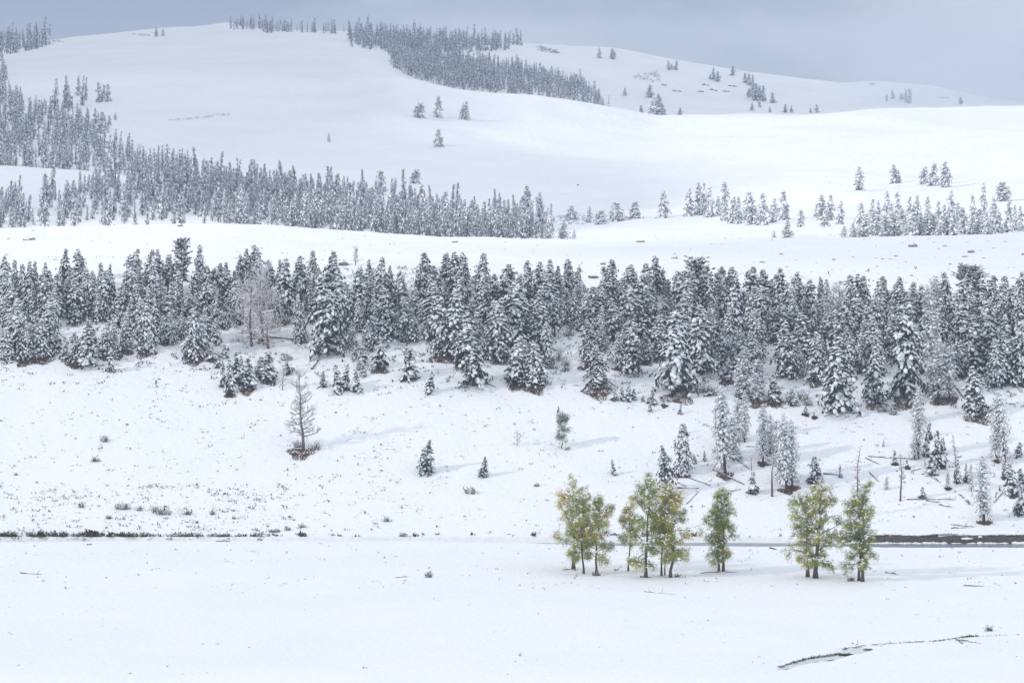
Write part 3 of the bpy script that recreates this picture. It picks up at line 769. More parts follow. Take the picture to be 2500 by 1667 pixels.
# sunlit meadow trees
MM = [(1300, 'in the bright scrub left of the meadow'), (1590, 'from the sunlit lone pine'), (1740, 'left of the meadow gap'), (1860, 'around the meadow gap'), (2020, 'at the left meadow wood end'), (2140, 'at the middle of the meadow wood'),
      (2260, 'right of the meadow wood middle'), (2380, 'at the right end of the meadow wood')]
keyed = {}
for r_ in MEADOW:
    s = 0
    for i, (x, _) in enumerate(MM):
        if r_[0] >= x: s = i
    rw = 'high on the slope' if r_[2] < 462 else 'front' if r_[2] > 568 else 'back'
    keyed.setdefault((s, rw), []).append(r_)
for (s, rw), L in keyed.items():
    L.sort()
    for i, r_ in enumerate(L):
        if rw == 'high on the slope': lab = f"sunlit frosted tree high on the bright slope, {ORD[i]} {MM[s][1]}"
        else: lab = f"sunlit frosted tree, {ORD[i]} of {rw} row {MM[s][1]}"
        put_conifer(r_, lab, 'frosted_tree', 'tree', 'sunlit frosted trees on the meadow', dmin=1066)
HM = [(0, 'at the upper left forest edge'), (330, 'on the left skyline'), (700, 'on the wide snowy hill'), (1400, 'on the far pale ridge'), (1600, 'near the ledges of the far ridge'), (1800, 'in the dark clump of the far ridge'),
      (1880, 'right of the dark clump on the far ridge'), (2140, 'on the misty end of the far ridge')]
keyed = {}
for r_ in HILL:
    s = 0
    for i, (x, _) in enumerate(HM):
        if r_[0] >= x: s = i
    keyed.setdefault(s, []).append(r_)
for s, L in keyed.items():
    L.sort()
    for i, r_ in enumerate(L):
        dm = 1480 if r_[1] > 60 and r_[0] < 900 else 1480
        if r_[0] > 1400: dm = 2170
        put_conifer(r_, f"{'rounded' if r_[4] == 'n' else 'dark' if r_[4] == 'd' else 'pale'} frosted tree, {ORD[i]} from left {HM[s][1]}", 'hill_tree', 'tree', 'separate trees on the far hills', dmin=dm)

# ------------------------------------------------------------------ bare trees and snags
def bare(u, yt, yb, w, seed, label, wood='deadwood', lean=0, red=False, **kw):
    p = ground(u, yb); H = (yb - yt) / FPX * p.y; W = w / FPX * p.y / 2
    wd, sn = branchy(seed, H, W, **kw)
    t = place('dead_tree', p - Vector((0, 0, .1)), [('trunk', wd.mesh('trunk', M['bark_red' if red else wood], True)), ('snow', sn.mesh('snow', M['snow'], True))], (1, 1, 1), 0, label, 'dead tree', 'bare trees on the slope')
    t.rotation_euler = (0, lean, 0)
    return p
p = bare(735, 912, 1095, 80, 3, 'lone leafless tree with a stout trunk on the open slope', nl=42, twigs=8, start=.16, rad=.38, up=.12, snowy=.5)
p2 = bare(745, 925, 1093, 60, 31, 'slim leafless stem standing against the lone stout dead tree', nl=22, twigs=5, start=.35, rad=.2, snowy=.5) if False else None
BASES.append((p, 2.2, 'lower'))
bare(643, 668, 832, 125, 41, 'big bare tree thick with frosted twigs in the slope wood', nl=46, twigs=8, start=.15, rad=.4, snowy=.95, up=.1, red=True)
bare(612, 690, 845, 120, 42, 'bare frosted tree with drooping twigs left of the big frosted snag', nl=40, twigs=8, start=.12, rad=.3, snowy=.95, up=-.15, red=True)
bare(655, 772, 850, 30, 43, 'short broken reddish trunk under the big frosted snag', nl=10, twigs=3, start=.2, rad=.36, snowy=.6, red=True)
bare(2030, 703, 820, 75, 44, 'bare frosted larch, left of the pair in the right slope wood', nl=40, twigs=6, start=.12, rad=.2, snowy=.95, up=.0)
bare(2052, 685, 812, 62, 45, 'bare frosted larch, right of the pair in the right slope wood', nl=40, twigs=6, start=.1, rad=.2, snowy=.95, up=.05)
bare(2278, 690, 790, 60, 46, 'bare frosted larch standing beside the half-bare column pine', nl=40, twigs=5, start=.2, rad=.18, snowy=.95, up=.35)
bare(2103, 1088, 1262, 45, 47, 'dead larch with hanging twigs behind the rightmost cottonwood', nl=40, twigs=5, start=.2, rad=.22, snowy=.4, up=-.25, red=True, prof=lambda t: 1 - .75 * t)
bare(2199, 1108, 1224, 32, 48, 'thin dead larch with bare reddish trunk on the lower right slope', nl=34, twigs=5, start=.4, rad=.22, snowy=.7, up=-.1, red=True, prof=lambda t: 1 - .6 * t)
bare(1884, 1108, 1211, 40, 49, 'reddish snag with a snowy broken top behind the cottonwoods', nl=14, twigs=5, start=.78, rad=.27, snowy=1, up=-.3, red=True)
bare(2328, 1062, 1164, 18, 50, 'narrow dead spire right of the small conifer clump', nl=34, twigs=3, start=.25, rad=.16, snowy=.7, up=-.2, red=True)
bare(1750, 962, 1085, 38, 51, 'wispy grey dead conifer left of the tallest lower trees', nl=40, twigs=4, start=.12, rad=.12, snowy=.5, up=-.1, prof=lambda t: 1 - .8 * t)
bare(2441, 1182, 1198, 4, 52, 'short reddish stump near the right edge', nl=2, twigs=1, start=.8, rad=.25, snowy=.5, red=True)
bare(1834, 1114, 1148, 10, 53, 'thin broken snag standing in a snowy young conifer', nl=8, twigs=2, start=.3, rad=.1, snowy=.4)
bare(690, 895, 952, 30, 54, 'small twisted bare tree half buried left of the lone dead tree', nl=16, twigs=4, start=.15, rad=.12, snowy=.9, up=0)
bare(868, 605, 648, 28, 55, 'pale leafless bush by the triangular boulder on the bench', nl=30, twigs=5, start=.05, rad=.09, snowy=.8, up=.7)
bare(1262, 1055, 1088, 30, 56, 'thin snowy bare shrub left of the green sapling', nl=14, twigs=4, start=.1, rad=.05, snowy=.9, up=.3)
bare(1800, 985, 1080, 26, 57, 'thin dead conifer between the tall lower slope trees', nl=30, twigs=4, start=.1, rad=.12, snowy=.6, up=-.1, prof=lambda t: 1 - .8 * t)

# ------------------------------------------------------------------ cottonwoods on the valley floor
def cottonwood(seed, H, W, trunk_r, tint, skirt=.16, bare_top=0., lean=0., lop=0., twin=0., snow=.5, dens=1.0, prof=None):
    rg = np.random.default_rng(seed); skirt += .05
    wd, lf, sn = MB(), MB(), MB()
    zs = np.linspace(-.4, H * .97, 10); wob = np.cumsum(rg.normal(0, .010 * H, (10, 2)), 0)
    ax = np.stack([wob[:, 0] + lean * np.clip(zs, 0, None), wob[:, 1], zs], 1); ax[0, :2] = ax[1, :2] = 0
    tube(wd, ax, np.interp(zs, [-.4, .5, H * .5, H], [trunk_r * 1.5, trunk_r, trunk_r * .55, .04]), 8)
    def pt(z): return np.array([np.interp(z, zs, ax[:, 0]), np.interp(z, zs, ax[:, 1]), z])
    prof = prof or (lambda t: max(.12, math.sin(math.pi * min(1, max(0, .14 + t * .74))) ** .6))
    LP, LT = [], []
    def limb(p, az, el, Ln, r, lev):
        n = 5; pts = [p]; a, e2 = az, el
        for q in range(n):
            a += rg.normal(0, .18); e2 += rg.normal(.0 if lev == 0 else -.06, .15)
            pts.append(pts[-1] + np.array([math.cos(a) * math.cos(e2), math.sin(a) * math.cos(e2), math.sin(e2)]) * Ln / n)
        pts = np.array(pts); tube(wd, pts, np.linspace(r, max(.02, r * .3), n + 1), 4 if lev == 0 else 3)
        if lev < 2:
            for q in range(6 if lev == 0 else 3):
                s = rg.uniform(.25, 1); i = min(n - 1, int(s * n)); pp = pts[i] + (pts[i + 1] - pts[i]) * (s * n - i)
                limb(pp, a + rg.normal(0, .9), e2 + rg.normal(-.1, .45), Ln * rg.uniform(.3, .5), r * .45, lev + 1)
        if lev >= 1:
            k = max(2, int(Ln * 3.6 * dens))
            for q in range(k):
                s = rg.uniform(.25, 1.05); i = min(n - 1, int(s * n))
                LP.append(pts[i] + (pts[i + 1] - pts[i]) * (s * n - i) + rg.normal(0, .14, 3)); LT.append(0)
    nl = int(34 * H / 17)
    for i in range(nl):
        t = skirt + (.97 - skirt) * (i + rg.random()) / nl
        az = i * 2.4 + rg.normal(0, .4)
        side = 1 + lop * math.cos(az)
        el = .15 + .75 * t + rg.normal(0, .15) - (.35 if t < .3 else 0)
        limb(pt(t * H), az, el, W * .47 * prof(t) * rg.uniform(.55, 1.12) * side, trunk_r * .34 * (1.1 - .8 * t), 0)
    P = np.array(LP); n = len(P)
    zrel = P[:, 2] / H
    gapn = np.array([mnoise.noise(Vector(p * .42) + Vector((seed * 1.3, 5, 1))) for p in P])
    keep = (rg.random(n) > bare_top * np.clip((zrel - .6) / .4, 0, 1)) & (gapn + rg.normal(0, .12, n) > -.16)
    P, zrel = P[keep], zrel[keep]; n = len(P)
    cl = np.array([mnoise.noise(Vector(p * .33) + Vector((seed * 3.1, 0, 0))) for p in P])
    T = np.clip(tint + .55 * cl + rg.normal(0, .07, n) + .12 * (zrel - .5), 0.01, 1)
    k = 11
    PP = np.repeat(P, k, 0) + rg.normal(0, .27, (n * k, 3)); TT = np.clip(np.repeat(T, k) + rg.normal(0, .1, n * k), .01, 1)
    D = rg.normal(0, 1, (n * k, 3)); D[:, 2] -= .9; out = PP - np.array([0, 0, 0]); D[:, 0] += .06 * PP[:, 0]; D[:, 1] += .06 * PP[:, 1]
    spikes(lf, PP, D, rg.uniform(.2, .5, n * k), rg.uniform(.045, .095, n * k), rg, TT)
    pr_s = np.clip(snow * (.55 + 1.25 * zrel) * (.6 + 1.1 * np.array([mnoise.noise(Vector(p * .45) + Vector((9, seed, 2))) for p in P])), 0, .9)
    q = rg.random(n) < pr_s
    S = P[q] + rg.normal(0, .1, (q.sum(), 3)) + (0, 0, .27); ns = len(S)
    blobs(sn, S, rg.uniform(.18, .5, ns), rg.uniform(.14, .28, ns), rg.uniform(.08, .16, ns), rg.uniform(0, 6.28, ns), rg.normal(0, .5, ns), rg, (OCT_V, OCT_F), .3)
    return wd.mesh('trunk', M['bark'], True), lf.mesh('crown', M['leaves']), sn.mesh('snow', M['snow'], True)
CW = [  # u, top, base, width, trunk px, tint, options, label
    (1400, 1190, 1389, 112, 9, .62, dict(bare_top=.35, lop=-.25, lean=.03, dens=.8), 'golden-tinged cottonwood with the thinning top, leftmost on the valley floor'),
    (1425, 1225, 1400, 100, 5.5, .30, dict(lop=-.3, skirt=.16), 'green cottonwood with a low thin trunk in front of the golden one'),
    (1456, 1223, 1400, 84, 6, .30, dict(lop=.1, skirt=.14, dens=.75, lean=.02), 'green cottonwood with a wide fork, third trunk from the left'),
    (1534, 1240, 1393, 66, 4.6, .48, dict(skirt=.34, dens=.8, bare_top=.4), 'slender yellowing cottonwood standing alone between the two left clumps'),
    (1577, 1178, 1409, 98, 8, .34, dict(skirt=.09, bare_top=.1, snow=.7), 'tallest cottonwood with a snowy rounded top and a bulky foot'),
    (1615, 1190, 1405, 60, 4.8, .42, dict(skirt=.2), 'thin straight cottonwood behind the tallest clump, left of its twin'),
    (1623, 1205, 1403, 50, 3.2, .40, dict(skirt=.25, dens=.7), 'thinnest cottonwood stem squeezed between two thicker trunks'),
    (1637, 1200, 1409, 96, 7.5, .42, dict(skirt=.12, lop=.3), 'leaning forked cottonwood at the right of the tallest clump'),
    (1755, 1215, 1394, 72, 6, .33, dict(skirt=.1, lop=-.4, dens=.8), 'lone-clump cottonwood, left reddish trunk of the pair standing apart'),
    (1766, 1196, 1394, 80, 7, .33, dict(skirt=.1, dens=.8, bare_top=.35), 'lone-clump cottonwood, right trunk of the pair with the bare side limb'),
    (1972, 1212, 1408, 104, 9, .32, dict(skirt=.14, lop=-.3, snow=.8), 'bushy cottonwood with a squat trunk, left of the broad right clump'),
    (1991, 1196, 1411, 112, 12, .40, dict(skirt=.12, lop=.1, snow=.75), 'broadest cottonwood with the thickest trunk and a golden lower skirt'),
    (2097, 1225, 1417, 84, 7, .20, dict(skirt=.14, lop=-.4, snow=.7, dens=.9), 'dark green cottonwood trunk with the drooping left limb'),
    (2106, 1196, 1419, 82, 8, .20, dict(skirt=.12, snow=.7, dens=.9), 'dark green upright cottonwood, rightmost on the valley floor'),
]
for i, (u, yt, yb, w, tp, tint, kw, lab) in enumerate(CW):
    p = ground(u, yb); k = p.y / FPX
    a, b_, c = cottonwood(20 + i, (yb - yt) * k, w * k, tp * k / 2, tint, **kw)
    place('cottonwood_tree', p, [('trunk', a), ('crown', b_), ('snow', c)], (1, 1, 1), 0, lab, 'tree', 'cottonwoods on the valley floor')
# the small leafy tree on the open slope
p = ground(1371, 1094); k = p.y / FPX
a, b_, c = cottonwood(77, 82 * k, 34 * k, .1, .22, skirt=.15, snow=5., dens=.7)
mp_, *_ = mat('pale_leaves', (.25, .29, .20), .7, .2); noise_col(mp_, [(.3, (.15, .19, .13)), (.7, (.34, .38, .28))], 1.5, 2)
b_.materials[0] = mp_
place('leafy_sapling', p, [('trunk', a), ('crown', b_), ('snow', c)], (1, 1, 1), 0, 'slim leafy green tree alone on the open snowy slope', 'tree')

# ------------------------------------------------------------------ shrubs
def shrub(seed, W, Hh, tint, snowy=.4, wig=1.):
    rg = np.random.default_rng(seed); wd, lf, sn = MB(), MB(), MB()
    n = int(20 * wig) + 6
    for i in range(n):
        x, y = rg.uniform(-.42, .42) * W, rg.normal(0, .12) * W
        h = Hh * rg.uniform(.25, 1.25) * max(.3, 1 - (2 * abs(x) / W) ** 2 * rg.random())
        tip = np.array([x + rg.normal(0, .3) * Hh, y + rg.normal(0, .1) * Hh, h])
        tube(wd, [(x, y, -.1), (np.array([x, y, 0]) + tip) / 2 + rg.normal(0, .04, 3), tip], [.04, .03, .015], 3)
        k = 6; P = np.array([x, y, 0]) + (tip - (x, y, 0)) * rg.uniform(.25, 1, (k, 1)) + rg.normal(0, .11, (k, 3))
        spikes(lf, P, rg.normal(0, 1, (k, 3)) + (0, 0, .5), rg.uniform(.18, .42, k), .08, rg, tint)
        if rg.random() < snowy + .2: blobs(sn, [tip * (.95, .95, rg.uniform(.5, 1))], rg.uniform(.14, .34), .18, .09, 0, 0, rg, (OCT_V, OCT_F))
    return wd.mesh('stems', M['deadwood']), lf.mesh('leaves', M['shrub']), sn.mesh('snow', M['snow'], True)
SH = []
for j, (zx, zy, w, h) in enumerate([(80, 1232, 120, 48), (245, 1222, 56, 56), (350, 1228, 60, 40), (440, 1230, 100, 40), (520, 1220, 44, 42), (640, 1222, 110, 22), (715, 1226, 60, 18), (800, 1222, 86, 16),
                                    (930, 1222, 100, 18), (1020, 1232, 80, 22), (1090, 1236, 90, 34), (1165, 1234, 60, 40), (1240, 1232, 52, 18), (1410, 1226, 64, 22), (1470, 1224, 84, 36), (1560, 1226, 90, 26),
                                    (1620, 1230, 84, 22), (1740, 1216, 64, 20), (1790, 1222, 54, 20), (1860, 1220, 54, 22), (1970, 1222, 44, 20), (2100, 1240, 64, 30)]):
    SH.append((zx / 3.357, 950 + zy / 3.357, w / 3.357, h / 3.357, f"low dark riverbank shrub, {ORD[j]} from the left along the far bank", 'riverbank_shrub', 'shrubs along the far riverbank'))
for (u, yb, w, h, lab) in [(378, 1252, 12, 22, 'small upright yellow-green shrub on the lower left slope'), (400, 1256, 34, 18, 'purplish brown shrub beside the yellow-green shrub'), (300, 1242, 44, 14, 'spread of olive shrub left of the yellow-green shrub'),
                           (198, 1238, 16, 10, 'low dark shrub at the left end of the lower slope shrubs'), (266, 1266, 14, 9, 'small rusty shrub below the olive shrubs'), (340, 1246, 12, 12, 'tiny grey shrub between olive and purple shrubs'),
                           (458, 1256, 18, 14, 'dark shrub right of the purple shrub'), (520, 1256, 14, 10, 'dark shrub far right of the purple shrub'), (1148, 1204, 28, 20, 'round grey-green bush below the lone tiny spruce'),
                           (943, 1273, 14, 12, 'single grey shrub low on the middle slope'), (1046, 1409, 18, 16, 'dark twiggy clump on the valley floor left of the cottonwoods'), (255, 1078, 22, 14, 'twiggy dark shrub on the upper left open slope'),
                           (233, 1126, 20, 9, 'flat twiggy shrub on the left open slope'), (2415, 1540, 18, 12, 'grey twiggy clump near the creek at the right'), (738, 1287, 16, 8, 'dark low shrub right of the flat boulder'), (702, 1294, 16, 8, 'rusty low shrub touching the flat boulder'),
                           (1385, 1098, 10, 8, 'green tuft at the foot of the leafy sapling'), (1590, 1318, 50, 14, 'brown willow clump on the far bank behind the tallest cottonwood'), (1455, 1405, 22, 8, 'green tuft at the foot of the third cottonwood'),
                           (2078, 1418, 20, 8, 'dry tuft at the foot of the right cottonwoods'), (1935, 1172, 34, 20, 'grey-green brush behind the broad cottonwoods'), (1655, 1408, 16, 6, 'olive tuft right of the leaning cottonwood'), (770, 1098, 30, 22, 'brown grass bush right of the lone dead tree'),
                           (728, 1092, 24, 16, 'straw coloured bush left of the lone dead tree'), (985, 1316, 20, 9, 'dark bank clump in the middle of the far riverbank')]:
    SH.append((u, yb, w, h, lab, 'shrub', None))
for j, (u, yb, w, h) in enumerate([(1335, 938, 22, 22), (1350, 900, 34, 34), (1365, 880, 22, 30), (1380, 893, 22, 16), (1383, 905, 16, 12), (1390, 820, 26, 30), (1405, 790, 24, 26), (1710, 958, 36, 28), (1740, 965, 30, 26), (1690, 945, 30, 20),
                                   (1790, 900, 44, 46), (1930, 985, 36, 24), (1960, 975, 30, 22), (1975, 990, 22, 16), (2160, 1005, 40, 18), (2180, 1012, 22, 14), (640, 905, 30, 22), (700, 880, 26, 18), (880, 905, 26, 26), (985, 835, 22, 20)]):
    SH.append((u, yb, w, h, f"low snowy dark brush at the foot of the slope wood, {ORD[j]} clump listed by height on the slope", 'low_brush', 'low brush among the slope trees'))
low = sorted([s for s in SH if s[5] == 'low_brush'])
for j, s in enumerate(low):
    SH[SH.index(s)] = s[:4] + (f"low snowy dark brush among the slope trees, {ORD[j]} from the left",) + s[5:]
for j, (u, yb, w, h, lab, nm, grp) in enumerate(SH):
    p = ground(u, yb, 763.5 if nm == 'riverbank_shrub' or 'bank' in lab and 'far' in lab else 0); k = p.y / FPX
    a, b_, c = shrub(900 + j, w * k, h * k, 0, .75 if nm == 'low_brush' else .35, w / 22)
    place(nm, p, [('stems', a), ('leaves', b_), ('snow', c)], (1, 1, 1), 0, lab, 'shrub', grp)

# ------------------------------------------------------------------ fallen logs
LOGS = []
def lg(reg, txt):
    x0, y0, s = REG[reg]
    for it in txt.split(';'):
        w = [float(q) for q in it.split()]
        LOGS.append((x0 + w[0] / s, y0 + w[1] / s, x0 + w[2] / s, y0 + w[3] / s, w[4]))
lg('m', '690 515 850 528 .22;850 526 1030 536 .22;345 650 495 659 .26;985 845 1365 846 .2;1230 885 1325 906 .2;1170 670 1240 716 .22;1385 805 1420 836 .25;1325 1038 1500 1056 .2;1325 1067 1490 1058 .2;1650 872 1720 790 .18;700 640 770 712 .18;670 530 770 577 .18;1510 605 1540 622 .2;1260 560 1310 549 .2;1375 524 1405 518 .2;1130 855 1230 868 .18;1440 850 1465 885 .4;1600 1020 1700 1045 .15;1015 632 1105 605 .12;1660 820 1680 785 .15')
lg('l', '1110 715 1175 746 .25;1110 758 1275 761 .22;1380 615 1620 731 .28;1180 880 1270 785 .16;1100 645 1380 747 .18;1490 480 1660 612 .2;1540 410 1610 562 .2;1640 440 1700 445 .15;1500 790 1600 765 .15')
lg(5, '200 888 350 900 .3;340 900 495 905 .26;540 1150 600 1065 .35;0 780 72 882 .4;1950 1250 2050 1295 .2;1960 1357 2050 1360 .12')
lg(6, '735 1332 840 1215 .42;1290 1212 1370 1130 .16;1420 1180 1445 1320 .2;1235 1075 1310 1090 .25')
lg(7, '1780 1280 1865 1390 .35;1865 1440 1930 1552 .35;590 1222 632 1300 .3;2220 1200 2330 1340 .25')
LOGS += [(49, 1399, 101, 1402, .14), (1573, 1444, 1650, 1451, .12), (1373, 1391, 1408, 1392, .14), (1880, 1338, 1895, 1341, .25), (2162, 1397, 2195, 1403, .18), (2352, 1430, 2418, 1431, .14), (2335, 1562, 2395, 1570, .16),
         (960, 1410, 1007, 1407, .14), (1562, 1409, 1590, 1409, .2), (527, 1321, 562, 1322, .2), (1500, 1392, 1512, 1390, .2), (1710, 1399, 1800, 1396, .12), (2080, 1570, 2110, 1577, .1), (2333, 1558, 2350, 1571, .2), (212, 1330, 225, 1330, .2)]
LOGS.sort()
nlogs = {}
for j, (u0, y0, u1, y1, r_) in enumerate(LOGS):
    where = 'valley floor' if max(y0, y1) > 1320 else 'slope wood' if y1 < 1010 and u0 < 2490 and y0 < 985 else 'lower right slope'
    nlogs.setdefault(where, []).append((u0, y0, u1, y1, r_))
rgl = np.random.default_rng(77)
for where, L in nlogs.items():
    for j, (u0, y0, u1, y1, r_) in enumerate(L):
        a, b_ = ground(u0, y0), ground(u1, y1)
        r_ *= .62
        n = 6; pts = []
        for q in range(n):
            u = u0 + (u1 - u0) * q / (n - 1); y = y0 + (y1 - y0) * q / (n - 1)
            g_ = ground(u, y); pts.append(np.array([g_.x, g_.y, g_.z + r_ * .7 + rgl.uniform(-.14, .14)]))
        pts = np.array(pts); c0 = pts[n // 2].copy(); pts -= c0
        wd, sn = MB(), MB()
        tube(wd, pts, np.linspace(r_ * 1.1, r_ * .6, n), 6)
        dirv = pts[-1] - pts[0]; Ln = np.linalg.norm(dirv)
        for q in range(int(Ln / 2.2)):
            s = rgl.uniform(.2, .98); base_ = pts[0] + dirv * s
            tube(wd, [base_, base_ + rgl.normal(0, .35, 3) + (0, 0, .45)], [.05, .02], 3)
        ks = max(4, int(Ln / .42)); s = rgl.random(ks)
        blobs(sn, pts[0] + dirv * s[:, None] + (0, 0, r_ * 1.0), .5, r_ * .85, r_ * .45, math.atan2(dirv[1], dirv[0]), -math.asin(dirv[2] / Ln), rgl, (ICO_V, ICO_F))
        slope = 'upright-leaning' if abs(y1 - y0) > 1.2 * abs(u1 - u0) else 'slanting' if abs(y1 - y0) > .25 * abs(u1 - u0) else 'level'
        place('fallen_log', Vector(c0), [('trunk', wd.mesh('trunk', M['bark' if where != 'lower right slope' else 'deadwood'], True)), ('snow', sn.mesh('snow', M['snow'], True))], (1, 1, 1), 0,
              f"{slope} fallen log with snow on top, {ORD[j] if j < len(ORD) else 'last'} from the left on the {where}" if j < len(ORD) else f"{slope} fallen log with snow on top, {ORD[len(L) - 1 - j]} from the right on the {where}", 'log', 'fallen logs on the ' + where)

# ------------------------------------------------------------------ boulders
def boulder(seed, W, Hh, snowy=.8, tri=False):
    rg = np.random.default_rng(seed); rk_, sn = MB(), MB()
    v = ICO2_V.copy()
    d_ = np.array([1 + .22 * mnoise.noise(Vector(q * 1.4) + Vector((seed, 0, 0))) + .1 * mnoise.noise(Vector(q * 3.5) + Vector((0, seed, 0))) for q in v])
    v = v * d_[:, None]
    if tri: v[:, 0] *= np.clip(1.0 - v[:, 2] * .75, .15, 2); 
    v = v * (W / 2, W * .38, Hh * .75); v[:, 2] += Hh * .15
    rk_.add(v, ICO2_F)
    sv = ICO2_V * d_[:, None]
    if tri: sv[:, 0] *= np.clip(1.0 - sv[:, 2] * .75, .15, 2)
    sv = sv * (W * .46, W * .40, Hh * .6); sv[:, 2] = np.maximum(sv[:, 2], Hh * .18) + Hh * .34; sv[:, 1] += W * .05
    sn.add(sv, ICO2_F)
    return rk_.mesh('stone', M['rock']), sn.mesh('snow', M['snow'], True)
BO = rows(7, '920 450 466 52;360 192 205 32;790 238 251 28;950 221 230 20;1140 227 235 16;1300 210 221 34;1190 234 244 28;1250 236 245 20;1440 118 143 72;1700 128 138 40;1915 168 190 62;1865 214 226 54;2100 148 155 24;2020 228 236 26;1745 278 288 26;1815 362 382 38;1630 381 390 32;1160 420 430 38;1415 480 494 28;1145 296 305 20;775 326 333 20;205 260 272 42;2340 192 210 22;2260 390 400 42', '') + \
     rows(6, '1220 88 104 74;915 266 290 48;830 374 392 92;1030 326 340 34;740 271 278 26;1500 226 238 54;2220 260 270 46;1000 470 496 60;200 340 362 30', '') + rows(5, '805 258 292 84;1715 90 108 50;165 262 284 48;1280 1200 1215 20', '') + \
     rows(4, '262 62 88 60;208 76 90 44;68 68 79 26;270 2 10 28;450 243 251 34;50 200 209 34;675 372 408 50', '') + [(440, 547, 553, 14, ''), (671, 1290, 1297, 28, ''), (39, 1153, 1159, 9, ''), (571, 1260, 1266, 9, ''), (1310, 1178, 1186, 14, ''), (700, 1345, 1350, 3, '')]
BO = sorted(BO)
for j, (u, yt, yb, w, _) in enumerate(BO):
    p = ground(u, yb); k = p.y / FPX
    big_tri = abs(u - 840) < 3 and yb < 660
    a, c = boulder(300 + j, w * k, max(.3, (yb - yt) * k * 1.35), .8, big_tri)
    where = 'on the bench' if yb < 690 else 'in the slope wood' if yb < 1000 else 'on the open slope'
    seg_w = ['far left', 'left', 'left centre', 'centre', 'right centre', 'right', 'far right'][min(6, int(u / 358))]
    lab = 'largest triangular boulder with tan face at the bench edge' if big_tri else None
    place('boulder', p - Vector((0, 0, .05)), [('stone', a), ('snow', c)], (1, 1, 1), 0, lab or f"{'long flat' if w > 12 else 'small'} snow-capped boulder {where}, {ORD[j] if j < 24 else ORD[len(BO) - 1 - j]} of all boulders from the {'left' if j < 24 else 'right'}", 'boulder', 'boulders on the bench and slope')
# ledges of the far ridge, dark rocks on the bright hill
for j, (zx, zy, w) in enumerate([(50, 545, 44), (120, 583, 70), (290, 587, 34), (320, 545, 74), (430, 585, 90), (490, 552, 36), (365, 575, 44), (1385, 540, 60), (1220, 523, 36), (1820, 627, 90)]):
    p = ground(1600 + zx / 2.613, zy / 2.613, 2170); k = p.y / FPX
    rg = np.random.default_rng(500 + j); W_ = w / 2.613 * k; rk_, sn_ = MB(), MB(); n_ = max(4, int(W_ / 1.7))
    x_ = np.sort(rg.uniform(-W_ / 2, W_ / 2, n_)); y_ = rg.normal(0, .8, n_)
    z_ = np.array([zat(p.x + a_, p.y + b_) for a_, b_ in zip(x_, y_)]) - p.z
    P_ = np.stack([x_, y_, z_ + .15], 1)
    blobs(rk_, P_, rg.uniform(.5, 1.7, n_), .6, rg.uniform(.25, .7, n_), rg.normal(0, .2, n_), rg.normal(0, .15, n_), rg, (ICO_V, ICO_F), .3)
    blobs(sn_, P_[::2] + (0, .2, .5), rg.uniform(.6, 1.6, len(P_[::2])), .7, .3, 0, 0, rg, (ICO_V, ICO_F), .3)
    a, c = rk_.mesh('stone', M['rock']), sn_.mesh('snow', M['snow'], True)
    place('rock_ledge', p, [('stone', a), ('snow', c)], (1, 1, 1), 0, 'thin dark rock ledge on the far ridge, ' + ['left end of the ledge rows', 'longest in the lower left row', 'small lower middle one', 'middle of the upper row', 'long right one of the lower row', 'right end of the upper row', 'between the two ledge rows', 'on the skyline right of the dark clump', 'small one on the skyline', 'near the misty end'][j], 'rock', 'rock ledges on the far ridge')
for (u, y, lab) in [(1411, 453, 'tiny dark rock high on the bright snowy hill'), (1301, 494, 'tiny dark rock just above the end of the frosted wood')]:
    p = ground(u, y, 1066); mb = MB(); v = ICO2_V * (.42, .4, .34) * (1 + .15 * RNG.random((len(ICO2_V), 1))); v[:, 2] += .12; mb.add(v, ICO2_F)
    mm = M['soil']; o = link('dark_rock', mb.mesh('dark_rock', mm)); o.location = p; tag(o, lab, 'rock')

